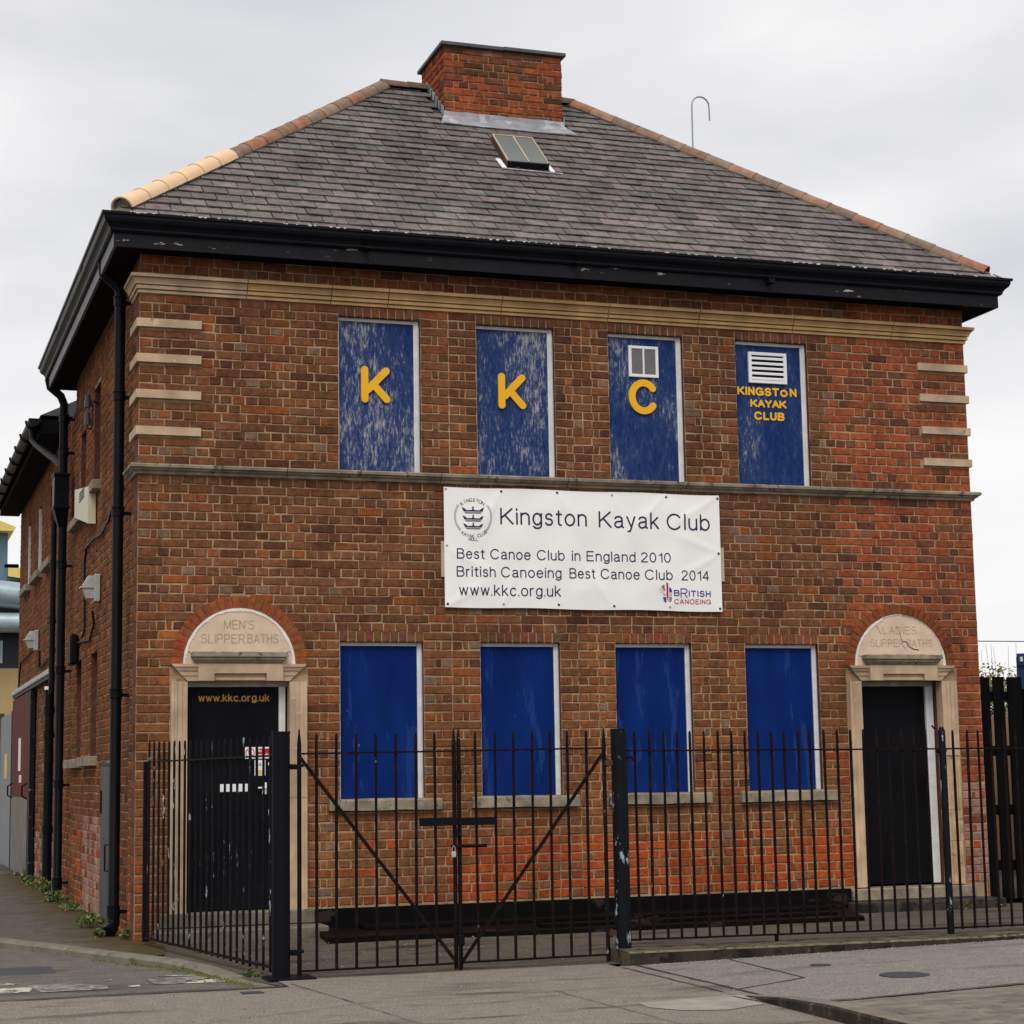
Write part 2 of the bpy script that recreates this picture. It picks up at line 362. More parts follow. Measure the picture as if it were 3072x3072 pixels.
def stroke(mb, pts, wd, y0, y1, mi=0, caps=True):
    """a thick line in the facade plane, with round ends unless it closes on itself"""
    left = []; right = []; n = len(pts); closed = math.hypot(pts[0][0] - pts[-1][0], pts[0][1] - pts[-1][1]) < 1e-5 and n > 3
    for i, p in enumerate(pts):
        a = pts[max(i - 1, 0)]; b = pts[min(i + 1, n - 1)]
        if closed and i in (0, n - 1): a, b = pts[-2], pts[1]
        dx, dz = b[0] - a[0], b[1] - a[1]; l = math.hypot(dx, dz); nx, nz = -dz / l, dx / l
        left.append((p[0] + nx * wd / 2, p[1] + nz * wd / 2)); right.append((p[0] - nx * wd / 2, p[1] - nz * wd / 2))
    vs = []
    for l_, r_ in zip(left, right): vs += [(l_[0], y0, l_[1]), (r_[0], y0, r_[1]), (l_[0], y1, l_[1]), (r_[0], y1, r_[1])]
    fs = []
    for i in range(n - 1):
        a, b = i * 4, i * 4 + 4; fs += [(a, b, b + 1, a + 1), (a, a + 2, b + 2, b), (a + 1, b + 1, b + 3, a + 3)]
    if not closed and not caps: fs += [(0, 1, 3, 2), (n * 4 - 4, n * 4 - 2, n * 4 - 1, n * 4 - 3)]
    mb.add(vs, fs, mi)
    if caps and not closed:
        for a, b in ((pts[-2], pts[-1]), (pts[1], pts[0])):
            t = math.atan2(b[1] - a[1], b[0] - a[0])
            ring = [(b[0] + wd / 2 * math.cos(t + math.pi / 2 - k * math.pi / 8), b[1] + wd / 2 * math.sin(t + math.pi / 2 - k * math.pi / 8)) for k in range(9)]
            v = [(x, y0, z) for x, z in ring] + [(x, y1, z) for x, z in ring]
            mb.add(v, [tuple(range(9))] + [(k, k + 9, k + 10, k + 1) for k in range(8)], mi)

def _arc(cx, cy, rx, ry, a0, a1, n=14):
    return [(cx + rx * math.cos(R(a0 + (a1 - a0) * k / n)), cy + ry * math.sin(R(a0 + (a1 - a0) * k / n))) for k in range(n + 1)]
GL = {
 'K': (.66, [[(0, 0), (0, 1)], [(0, .36), (.62, 1)], [(.22, .57), (.66, 0)]]),
 'i': (0, [[(0, 0), (0, .72)], [(0, .93), (0, 1)]]),
 'n': (.44, [[(0, 0), (0, .72)], _arc(.22, .47, .22, .26, 180, 0) + [(.44, 0)]]),
 'h': (.44, [[(0, 0), (0, 1)], _arc(.22, .47, .22, .26, 180, 0) + [(.44, 0)]]),
 'g': (.46, [_arc(.23, .36, .23, .37, 0, 360, 24), [(.46, .72), (.46, -.04)] + _arc(.23, -.05, .23, .20, 0, -155)]),
 's': (.40, [_arc(.20, .545, .17, .18, 20, 240, 12) + _arc(.20, .19, .19, .20, 75, -160, 14)]),
 't': (.27, [[(.12, .92), (.12, .14)] + _arc(.26, .14, .14, .14, 180, 270, 8), [(0, .72), (.27, .72)]]),
 'o': (.50, [_arc(.25, .36, .25, .37, 0, 360, 26)]),
 'a': (.47, [_arc(.21, .53, .20, .195, 160, 0) + [(.41, .09)] + _arc(.49, .09, .08, .09, 180, 260, 4), [(.41, .43), (.22, .385)] + _arc(.19, .19, .19, .195, 90, 270) + [(.30, .03), (.41, .15)]]),
 'y': (.44, [[(0, .72), (.23, 0)], [(.44, .72), (.18, -.16)] + _arc(.05, -.13, .13, .14, -15, -95, 6)]),
 'k': (.42, [[(0, 0), (0, 1)], [(0, .27), (.38, .72)], [(.13, .42), (.42, 0)]]),
 'C': (.74, [_arc(.38, .5, .38, .51, 38, 322, 26)]),
 'l': (0, [[(0, 0), (0, 1)]]), 'I': (0, [[(0, 0), (0, 1)]]),
 'u': (.42, [[(0, .72), (0, .25)] + _arc(.21, .25, .21, .26, 180, 360), [(.42, .72), (.42, 0)]]),
 'b': (.48, [[(0, 0), (0, 1)], _arc(.24, .36, .24, .37, 0, 360, 26)]),
 'd': (.48, [[(.48, 0), (.48, 1)], _arc(.24, .36, .24, .37, 0, 360, 26)]),
 'B': (.60, [[(0, 0), (0, 1)], [(0, 1), (.34, 1)] + _arc(.34, .77, .21, .23, 90, -90) + [(0, .54)], [(.34, .54)] + _arc(.36, .27, .24, .27, 90, -90) + [(0, 0)]]),
 'e': (.50, [[(.02, .385), (.48, .385)], _arc(.25, .36, .25, .37, 4, 325, 24)]),
 'E': (.57, [[(0, 0), (0, 1)], [(0, 1), (.55, 1)], [(0, .53), (.51, .53)], [(0, 0), (.57, 0)]]),
 '2': (.52, [_arc(.26, .72, .24, .28, 170, -20, 12) + [(.06, .13), (0, 0)], [(0, 0), (.52, 0)]]),
 '0': (.50, [_arc(.25, .5, .25, .5, 0, 360, 26)]),
 '1': (.30, [[(.06, .77), (.20, .80), (.28, .88), (.30, 1)], [(.30, 1), (.30, 0)]]),
 '4': (.54, [[(.40, 0), (.40, 1)], [(.40, 1), (0, .27)], [(0, .27), (.54, .27)]]),
 'r': (.26, [[(0, 0), (0, .72)], _arc(.22, .46, .22, .26, 180, 85, 8)]),
 'w': (.64, [[(0, .72), (.16, 0)], [(.16, 0), (.32, .70)], [(.32, .70), (.48, 0)], [(.48, 0), (.64, .72)]]),
 'c': (.45, [_arc(.24, .36, .24, .37, 42, 318, 20)]), '.': (0, [[(0, 0), (0, .035)]]),
 'N': (.56, [[(0, 0), (0, 1)], [(0, 1), (.56, 0)], [(.56, 0), (.56, 1)]]),
 'G': (.75, [_arc(.38, .5, .38, .51, 40, 345, 26), [(.44, .46), (.75, .46)], [(.75, .46), (.75, .05)]]),
 'S': (.60, [_arc(.30, .745, .26, .265, 22, 245, 14) + _arc(.30, .26, .29, .27, 72, -162, 16)]),
 'T': (.62, [[(0, 1), (.62, 1)], [(.31, 0), (.31, 1)]]), 'O': (.80, [_arc(.40, .5, .40, .51, 0, 360, 28)]),
 'A': (.66, [[(0, 0), (.33, 1)], [(.33, 1), (.66, 0)], [(.11, .33), (.55, .33)]]),
 'Y': (.62, [[(0, 1), (.31, .44)], [(.31, .44), (.62, 1)], [(.31, .44), (.31, 0)]]),
 'L': (.48, [[(0, 1), (0, 0)], [(0, 0), (.48, 0)]]), 'U': (.56, [[(0, 1), (0, .3)] + _arc(.28, .3, .28, .31, 180, 360) + [(.56, 1)]]),
 'D': (.66, [[(0, 0), (0, 1)], [(0, 1), (.29, 1)] + _arc(.29, .5, .37, .5, 90, -90, 16) + [(0, 0)]]),
 'P': (.58, [[(0, 0), (0, 1)], [(0, 1), (.34, 1)] + _arc(.34, .74, .24, .26, 90, -90) + [(0, .48)]]),
 'R': (.60, [[(0, 0), (0, 1)], [(0, 1), (.35, 1)] + _arc(.35, .74, .24, .26, 90, -90) + [(0, .48)], [(.34, .48), (.60, 0)]]),
 'H': (.58, [[(0, 0), (0, 1)], [(.58, 0), (.58, 1)], [(0, .52), (.58, .52)]]),
 'M': (.72, [[(0, 0), (0, 1)], [(0, 1), (.36, .05)], [(.36, .05), (.72, 1)], [(.72, 1), (.72, 0)]]),
 "'": (0, [[(0, .82), (0, 1)]]),
}
def sword(mb, txt, x0, x1, zb, cap, y, wd, gap=.24):
    """plain line lettering filling x0..x1, baseline zb"""
    tot = sum(GL[c][0] for c in txt) + gap * (len(txt) - 1); sx = (x1 - x0 - wd) / tot; x = x0 + wd / 2; k = 0; H = cap - wd
    for c in txt:
        for p in GL[c][1]:
            q_ = []
            for (a0, b0), (a1, b1) in zip(p[:-1], p[1:]):
                k_ = max(1, int(math.hypot((a1 - a0) * sx, (b1 - b0) * H) / .016)) if y == 0 else 1
                q_ += [(a0 + (a1 - a0) * i_ / k_, b0 + (b1 - b0) * i_ / k_) for i_ in range(k_)]
            p = q_ + [p[-1]]
            stroke(mb, [(x + a * sx, zb + wd / 2 + b * H) for a, b in p], wd, y - .00012 * k, y + .0006, caps=True); k = (k + 1) % 4
        x += (GL[c][0] + gap) * sx

# ------------------------------------------------------------------ brickwork
def proj_area(pts):
    q = []
    for p in pts:
        d = Vector(p) - cp; wv = d.dot(cf)
        if wv <= .1: return 0
        q.append((1914.2 * d.dot(cr) / wv, 1914.2 * d.dot(cu) / wv))
    if any(abs(a) > 515 or abs(b) > 515 for a, b in q): return 0
    s = 0
    for i in range(len(q)):
        a, b = q[i], q[(i + 1) % len(q)]; s += a[0] * b[1] - b[0] * a[1]
    return abs(s) / 2
def vis_front(mb_normal, p): return (cp - Vector(p)).dot(mb_normal) > 0
BR = []      # (area, parent key, builder args)
def bcolor(u, z, zone, cw=.1):
    r = rng.random(); v = rng.uniform(.84, 1.16)
    pr = .10; po = .03
    if zone == 'front':
        nz = math.sin(u * 2.1 + z * 1.7) * .04
        if z < .78 + nz and u > 2.7: pr = .86
        elif z < .3 and u > 1.4: pr = .5
        elif z < .8 and u > 1.4: pr = .12
        elif u > 7.1 or (u > 6.75 and z > 1.2 and rng.random() < .8): pr = .86
        elif z < 1.1: pr = .14
        elif z < 2.6: pr = .16
        elif z > 5.7: pr = .5
        else: pr = .06
    elif zone == 'chimney': pr = .9
    elif zone == 'side': pr = .30
    if zone == 'chimney' and z > 8.75 and abs(u - 4.1) < .35 + rng.random() * .2: pr = .12
    if r < pr:
        if zone == 'front' and u > 6.6 and z > .8:
            c = (.27, .082, .040) if rng.random() < .8 else (.16, .062, .04)
        elif zone == 'chimney': c = (.29, .085, .038) if rng.random() < .8 else (.16, .05, .035)
        elif z < .8: c = (.335, .080, .028) if rng.random() < .8 else (.22, .07, .034)
        elif zone == 'side': c = (.185, .075, .040)
        else: c = (.205, .080, .038)
    else:
        q = rng.random()
        if q < (.05 if cw < .15 else .008): c = (.19, .125, .09)
        elif q < .10: c = (.24, .084, .034)
        elif q < .55: c = (.172, .078, .042)
        elif q < .87: c = (.146, .067, .038)
        else: c = (.108, .048, .032)
        if zone == 'front' and z < 2.6 and q > .085: c = (c[0] * 1.22, c[1] * 1.18, c[2])
        if zone == 'front' and z < 1.15 and q > .085: c = (.215, .098, .046)
        if zone == 'side': c = (c[0] * 1.12, c[1] * 1.12, c[2])
    if zone == 'front' and u > 7.98 and .15 < z < 1.15 and rng.random() < .62: c = (.40, .24, .20); v = rng.uniform(.75, 1.1)
    if zone == 'side' and 2.7 < u < 4.6 and z < 1.0 and rng.random() < .75: c = (.34, .22, .19); v = rng.uniform(.8, 1.1)
    if zone == 'side' and u > 8 and z < .7 and rng.random() < .45: c = (.34, .24, .20)
    return tuple(max(.005, k * v * t) for k, t in zip(c, (1.05, .97, .91)))
def lay(umin, umax, ztop, zbot, course, holes, circles, to3d, normal, parent, zone, jit=.0046, first=0):
    """English bond between umin and umax; holes are (u0,u1,z0,z1), circles (uc,zc,r)"""
    k = 0; z1 = ztop
    while z1 > zbot + .02:
        z0 = z1 - course; zm = (z0 + z1) / 2
        blocks = []
        for h in holes:
            if min(z1, h[3]) - max(z0, h[2]) > .035: blocks.append((h[0], h[1]))
        for c in circles:
            if z1 > c[1] and abs(zm - c[1]) < c[2]:
                hw = math.sqrt(max(0, c[2] ** 2 - (zm - c[1]) ** 2)); blocks.append((c[0] - hw, c[0] + hw))
        blocks.sort(); free = []; a = umin
        for b in blocks:
            if b[0] > a + .02: free.append((a, b[0]))
            a = max(a, b[1])
        if a < umax - .02: free.append((a, umax))
        for (a, b) in free:
            Lr = b - a; edges = [a]
            if (k + first) % 2 == 0:
                n = max(1, round(Lr / .215)); wd = Lr / n; cuts = [wd] * n
                if n >= 3 and rng.random() < .5:     # an odd half brick
                    i = rng.randrange(n); cuts[i:i + 1] = [wd / 2, wd / 2]
            else:
                if Lr < .25: cuts = [Lr / max(1, round(Lr / .11))] * max(1, round(Lr / .11))
                else:
                    mid = Lr - 2 * (.11 + .058); n = max(1, round(mid / .109)); cuts = [.11, .058] + [mid / n] * n + [.058, .11]
                    if n > 6 and rng.random() < .7:
                        for _ in range(n // 6):
                            i = rng.randrange(3, len(cuts) - 4)
                            if rng.random() < .62: continue
                            if abs(cuts[i] - cuts[i + 1]) < 1e-6 and cuts[i] < .13: cuts[i:i + 2] = [cuts[i] * 2]
            u = a
            for cw in cuts:
                u0, u1 = u, u + cw; u = u1
                gl0, gr0, gt, gb = [rng.uniform(.0035, .0072) for _ in range(4)]
                BR.append((u0 + gl0, u1 - gr0, z0 + gb, z1 - gt, to3d, normal, parent, bcolor((u0 + u1) / 2, zm, zone, cw), jit))
        z1 = z0; k += 1
def brick_geo(b):
    u0, u1, z0, z1, T, nrm, parent, col, jit = b
    j = lambda a=1: rng.uniform(-jit, jit) * a
    pr = rng.uniform(-.001, .003) if jit > .002 else 0.001; c = .0062
    back = [T(u0, z0, -.03), T(u1, z0, -.03), T(u1, z1, -.03), T(u0, z1, -.03)]
    e = [(u0 + j(), z0 + j()), (u1 + j(), z0 + j()), (u1 + j(), z1 + j()), (u0 + j(), z1 + j())]
    mid = [T(a, z, -.004 + pr) for a, z in e]
    sg = [(1, 1), (-1, 1), (-1, -1), (1, -1)]
    fr = [T(a + s[0] * c, z + s[1] * c, pr) for (a, z), s in zip(e, sg)]
    fs = []
    for i in range(4):
        k = (i + 1) % 4
        fs += [(i, k, 4 + k, 4 + i), (4 + i, 4 + k, 8 + k, 8 + i)]
    fs.append((8, 9, 10, 11))
    return back + mid + fr, fs
def flush_bricks(limit=300):
    sc = []
    for i, b in enumerate(BR):
        p = [b[4](b[0], b[2], 0), b[4](b[1], b[2], 0), b[4](b[1], b[3], 0), b[4](b[0], b[3], 0)]
        a = proj_area(p) if vis_front(b[5], p[0]) else 0
        sc.append((a, i))
    sc.sort(reverse=True); top = set(i for a, i in sc[:limit])
    rest = {}
    for i, b in enumerate(BR):
        vs, fs = brick_geo(b)
        if i in top:
            m = MB(); m.add(vs, fs, 0, b[7]); o = Vector(b[4]((b[0] + b[1]) / 2, (b[2] + b[3]) / 2, 0))
            put('brick', m, 'brick', b[6], origin=o)
        else: rest.setdefault(b[6].name, (b[6], MB()))[1].add(vs, fs, 0, b[7])
    for p, m in rest.values(): put('brickwork', m, 'brick', p, stuff=True)
def wall_grid(mb, u0, u1, z0, z1, holes, T, depth, back=.25, jm=1):
    """slab with openings: front sheet, back sheet and reveals (material jm)"""
    us = sorted(set([u0, u1] + [v for h in holes for v in h[:2]])); zs = sorted(set([z0, z1] + [v for h in holes for v in h[2:]]))
    hole = lambda a, b: any(h[0] - 1e-6 <= a and a < h[1] - 1e-6 and h[2] - 1e-6 <= b and b < h[3] - 1e-6 for h in holes)
    solid = [[not hole(a, b) for b in zs[:-1]] for a in us[:-1]]
    ok = lambda i, j: 0 <= i < len(us) - 1 and 0 <= j < len(zs) - 1 and solid[i][j]
    for i in range(len(us) - 1):
        for j in range(len(zs) - 1):
            if not solid[i][j]: continue
            a, b, c, d = us[i], us[i + 1], zs[j], zs[j + 1]
            mb.add([T(a, c, -depth), T(b, c, -depth), T(b, d, -depth), T(a, d, -depth)], [(0, 1, 2, 3)], 0)
            mb.add([T(a, c, -back), T(b, c, -back), T(b, d, -back), T(a, d, -back)], [(3, 2, 1, 0)], 0)
            for di, dj, p, q in ((-1, 0, (a, c), (a, d)), (1, 0, (b, c), (b, d)), (0, -1, (a, c), (b, c)), (0, 1, (a, d), (b, d))):
                if not ok(i + di, j + dj):
                    mb.add([T(p[0], p[1], -depth), T(q[0], q[1], -depth), T(q[0], q[1], -back), T(p[0], p[1], -back)], [(0, 1, 2, 3)], jm)

W, D, HS = 8.27, 5.86, 5.922          # width, depth, soffit height
bath = thing('bath_house', (0, 0, 0), 'two storey red brick bath house with hipped slate roof and blue boarded windows', 'building')
TF = lambda u, z, o: (u, -o, z)                     # front wall, outward offset o
TS0 = lambda u, z, o: (-o, u, z)                    # corner pier on the side street
TS1 = lambda u, z, o: (.04 - o, u, z)               # side wall set back behind the pier

WX = [(1.782, 2.552), (3.088, 3.857), (4.402, 5.171), (5.726, 6.499)]
ZU0, ZU1 = 4.055, 5.475; ZL0, ZL1 = 1.135, 2.519
DL, DR = (.438, 1.330), (6.945, 7.828)
CL, CR = .89, 7.39
holes = [(a, b, ZU0, ZU1) for a, b in WX] + [(a, b, ZL0, ZL1) for a, b in WX]
doorh = [(DL[0] - .01, DL[1] + .01, .0, 2.18), (DR[0] - .01, DR[1] + .01, .0, 2.18)]
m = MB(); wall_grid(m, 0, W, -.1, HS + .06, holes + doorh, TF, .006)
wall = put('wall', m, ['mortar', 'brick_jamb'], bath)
bh = list(holes) + doorh
bh += [(a - .0, b + .0, ZU1, ZU1 + .103) for a, b in WX] + [(a, b, ZL1, ZL1 + .103) for a, b in WX]
bh += [(.29, 1.49, .0, 2.315), (6.79, 8.01, .0, 2.315), (.22, 1.54, -.1, .205), (6.70, 8.24, -.1, .19)]
bh += [(1.54, 6.72, -.1, .205), (0, W, 3.965, 4.055), (0, W, 5.573, 5.735)]
bh += [(0, .54, z - .075, z) for z in (5.345, 5.03, 4.71, 4.385)] + [(7.72, W, z - .075, z) for z in (5.35, 5.035, 4.705, 4.385)]
circ = [(CL, 2.315, .58), (CR, 2.315, .585)]
lay(0, W, 5.573, 4.055, .0799, bh, circ, TF, Vector((0, -1, 0)), wall, 'front')
lay(0, W, 3.965, -.09, .0797, bh, circ, TF, Vector((0, -1, 0)), wall, 'front', first=1)
lay(0, W, HS - .002, 5.735, .0805, bh, circ, TF, Vector((0, -1, 0)), wall, 'front')
# brick lintels of bricks on edge
for (a, b) in WX:
    for zt in (ZU1, ZL1):
        n = 10; pw = (b - a + .004) / n
        for i in range(n):
            u0 = a - .002 + i * pw; c = (.165, .068, .040) if zt == ZU1 else ((.205, .078, .038) if a > 4 else (.175, .072, .040))
            c = tuple(k * rng.uniform(.8, 1.2) for k in c)
            BR.append((u0 + .0058, u0 + pw - .0058, zt + .001, zt + .098, (lambda u, z, o: (u, -o - .002, z)), Vector((0, -1, 0)), wall, c, .0015))
# side walls
SW = [(3.34, 3.92, 4.36, 5.48), (4.72, 5.27, 4.30, 5.21), (3.38, 3.95, 1.56, 2.66), (4.88, 5.40, 1.55, 2.66)]
m = MB(); wall_grid(m, 0.01, .46, -.1, HS + .06, [], TS0, .006)
pier = put('wall', m, ['mortar', 'brick_jamb'], bath)
m.v = m.v
sideh = [(1.74, 2.56, 0.0, 1.5)] + SW
m = MB(); wall_grid(m, .462, D, -.1, HS + .06, sideh, TS1, .006)
sidew = put('wall', m, ['mortar', 'brick_jamb'], bath)
m = MB(); m.box(.3, W - .3, D - .25, D, -.1, HS + .05); m.box(W - .25, W, .3, D, -.1, HS + .05)
put('wall', m, 'tan_wall', bath)
sb = [(0, .46, 3.965, 4.055), (0, .46, 5.573, 5.735)] + [(0, .46, z - .075, z) for z in (5.345, 5.03, 4.71, 4.385)]
for zt, zb in ((5.573, 4.055), (3.965, -.09), (HS - .002, 5.735)):
    lay(.034, .455, zt, zb, .0798, sb, [], TS0, Vector((-1, 0, 0)), pier, 'side', first=1)
lay(.47, D - .01, HS - .002, -.09, .0798, sideh, [], TS1, Vector((-1, 0, 0)), sidew, 'side')

# ------------------------------------------------------------------ windows
def window(a, b, z0, z1, lower, idx):
    d = .062 if not lower else .066
    m = MB(); fr = 'white_paint'
    m.box(a, a + .016, d - .012, d + .04, z0, z1)
    m.box(b - (.047 if lower else .052), b - .001, d - .012, d + .04, z0, z1)
    m.box(b - (.030 if lower else .036), b - .012, d - .020, d - .0121, z0, z1 - .001)
    m.box(a + .0161, b - .0521, d - .010, d + .04, z1 - (.032 if lower else .030), z1 - .001)
    f = put('window', m, fr, bath, origin=(a, d, z0))
    m = MB(); m.box(a + .0165, b - .048, d, d + .018, z0 + .004, z1 - .033, ch=.001)
    put('board', m, 'blue_lower' if lower else 'blue_worn', f)
    m = MB(); m.box(a, b, .13, .15, z0, z1); put('backing', m, 'dark_gap', f)
    return f
win = []
for (a, b) in WX: win.append(window(a, b, ZU0, ZU1, False, 0))
for (a, b) in WX: window(a, b, ZL0, ZL1, True, 0)
for i, (a, b) in enumerate(WX):        # stone sills below the lower windows
    m = MB(); x0, x1 = a - .105, b + .145
    n = 7; prof_t = [ZL0 - .004 + rng.uniform(-.004, .002) for _ in range(n)]; prof_b = [ZL0 - .098 + rng.uniform(-.004, .005) for _ in range(n)]
    for k in range(n - 1):
        xa, xb = x0 + (x1 - x0) * k / (n - 1), x0 + (x1 - x0) * (k + 1) / (n - 1)
        m.add([(xa, -.055, prof_b[k]), (xb, -.055, prof_b[k + 1]), (xb, -.055, prof_t[k + 1] - .008), (xa, -.055, prof_t[k] - .008),
               (xa, -.045, prof_t[k]), (xb, -.045, prof_t[k + 1]), (xb, .05, prof_t[k + 1] + .01), (xa, .05, prof_t[k] + .01), (xa, .0, prof_b[k]), (xb, .0, prof_b[k + 1])],
              [(0, 1, 2, 3), (3, 2, 5, 4), (4, 5, 6, 7), (0, 8, 9, 1)])
        if k == 0: m.add([(xa, -.055, prof_b[0]), (xa, -.055, prof_t[0] - .008), (xa, -.045, prof_t[0]), (xa, 0, prof_t[0] + .004), (xa, 0, prof_b[0])], [(0, 1, 2, 3, 4)])
        if k == n - 2: m.add([(xb, -.055, prof_b[-1]), (xb, -.055, prof_t[-1] - .008), (xb, -.045, prof_t[-1]), (xb, 0, prof_t[-1] + .004), (xb, 0, prof_b[-1])], [(0, 1, 2, 3, 4)])
    put('window_sill', m, 'stone_grey', bath)
# big letters on the upper boards
def letter_K(x, z, f):
    m = MB(); wd = .067
    stroke(m, [(x + .031, z + .031), (x + .031, z + .302)], wd, .040, .0615)
    stroke(m, [(x + .060, z + .118), (x + .232, z + .298)], wd, .0405, .0615)
    stroke(m, [(x + .122, z + .158), (x + .236, z + .035)], wd, .041, .0615)
    put('letter', m, 'yellow_paint', f)
letter_K(2.005, 4.697, win[0]); letter_K(3.315, 4.699, win[1])
m = MB(); pts = []
for k in range(25):
    t = R(38) + R(284) * k / 24; pts.append((4.772 + .118 * math.cos(t) * (1.02 if math.cos(t) < 0 else 1.0), 4.875 + .136 * math.sin(t)))
stroke(m, pts, .067, .040, .0615); put('letter', m, 'yellow_paint', win[2])
def sletters(txt, x0, x1, zb, cap, y, wd, gap, parent):
    tot = sum(GL[c][0] for c in txt) + gap * (len(txt) - 1); sx = (x1 - x0 - wd) / tot; x = x0 + wd / 2
    for c in txt:
        m = MB(); w_ = GL[c][0] * sx + wd; sword(m, c, x - wd / 2, x - wd / 2 + w_, zb, cap, y, wd) if GL[c][0] else stroke(m, [(x, zb + wd / 2), (x, zb + cap - wd / 2)], wd, y, y + .0006)
        put('letter', m, 'yellow_paint', parent); x += (GL[c][0] + gap) * sx
sletters('KINGST', 5.757, 6.208, 4.945, .085, .0535, .0205, .32, win[3]); sletters('O', 6.218, 6.300, 4.943, .074, .0535, .0205, .3, win[3]); sletters('N', 6.322, 6.397, 4.949, .085, .0535, .0205, .3, win[3])
sletters('KAYAK', 5.893, 6.283, 4.830, .078, .0535, .0200, .24, win[3]); sletters('CLUB', 5.93, 6.257, 4.705, .083, .0535, .0205, .32, win[3])
# vent grille (two mesh panels) and louvre
m = MB(); x0, x1, z0, z1 = 4.626, 4.93, 5.066, 5.369
m.box(x0, x1, .038, .0612, z0, z0 + .028, ch=.002); m.box(x0, x1, .038, .0612, z1 - .028, z1, ch=.002)
m.box(x0, x0 + .028, .0385, .061, z0 + .028, z1 - .028); m.box(x1 - .028, x1, .0385, .061, z0 + .028, z1 - .028)
m.box((x0 + x1) / 2 - .008, (x0 + x1) / 2 + .008, .039, .061, z0 + .028, z1 - .028)
v = put('vent_grille', m, 'white_plastic', win[2])
m = MB(); m.box(x0 + .0281, x1 - .0281, .048, .0605, z0 + .0281, z1 - .0281)
k = 0
zz = z0 + .036
while zz < z1 - .034: m.box(x0 + .0282, x1 - .0282, .0455, .0479, zz, zz + .004); zz += .010
put('vent_mesh', m, 'mesh_grey', win[2])
m = MB(); x0, x1, z0, z1 = 5.882, 6.291, 5.068, 5.376
m.box(x0, x1, .034, .0612, z0, z0 + .03, ch=.002); m.box(x0, x1, .034, .0612, z1 - .03, z1, ch=.002)
m.box(x0, x0 + .032, .0345, .061, z0 + .03, z1 - .03); m.box(x1 - .032, x1, .0345, .061, z0 + .03, z1 - .03)
for k in range(5):
    zz = z0 + .034 + k * .050
    m.add([(x0 + .032, .036, zz), (x1 - .032, .036, zz), (x1 - .032, .036, zz + .018), (x0 + .032, .036, zz + .018), (x1 - .032, .048, zz + .028), (x0 + .032, .048, zz + .028)], [(0, 1, 2, 3), (3, 2, 4, 5)])
put('louvre', m, 'white_plastic', win[3])
m = MB(); m.box(x0 + .0321, x1 - .0321, .0565, .0605, z0 + .0301, z1 - .0301); put('louvre_back', m, 'dark_gap', win[3])

# ------------------------------------------------------------------ arches and doorways
def voussoirs(xc, rin, rout, n, par_, ruin):
    for i in range(n):
        t0, t1 = math.pi * i / n, math.pi * (i + 1) / n; g = .0022 if not ruin else .0045
        dz = 0
        if ruin and .08 * math.pi < t0 < .45 * math.pi: dz = rng.uniform(.0, .012); 
        rr = rout + (rng.uniform(-.012, .008) if ruin else 0)
        pl = []
        for r_, t in ((rin, t0 + g / rin), (rr, t0 + g / rr), (rr, (t0 + t1) / 2), (rr, t1 - g / rr), (rin, t1 - g / rin)):
            pl.append((xc + r_ * math.cos(t), 2.316 + r_ * math.sin(t)))
        c = tuple(k * rng.uniform(.82, 1.18) for k in (.255, .075, .030)); 
        if ruin: c = tuple(k * (.85 if t0 > 1.5 else .7) for k in c)
        m = MB(); m.prism(pl, -.004 - (dz if dz else rng.uniform(0, .002)), .03, col=c)
        put('brick', m, 'brick_red', par_, origin=(xc + (rin + rout) / 2 * math.cos((t0 + t1) / 2), 0, 2.316 + (rin + rout) / 2 * math.sin((t0 + t1) / 2)))
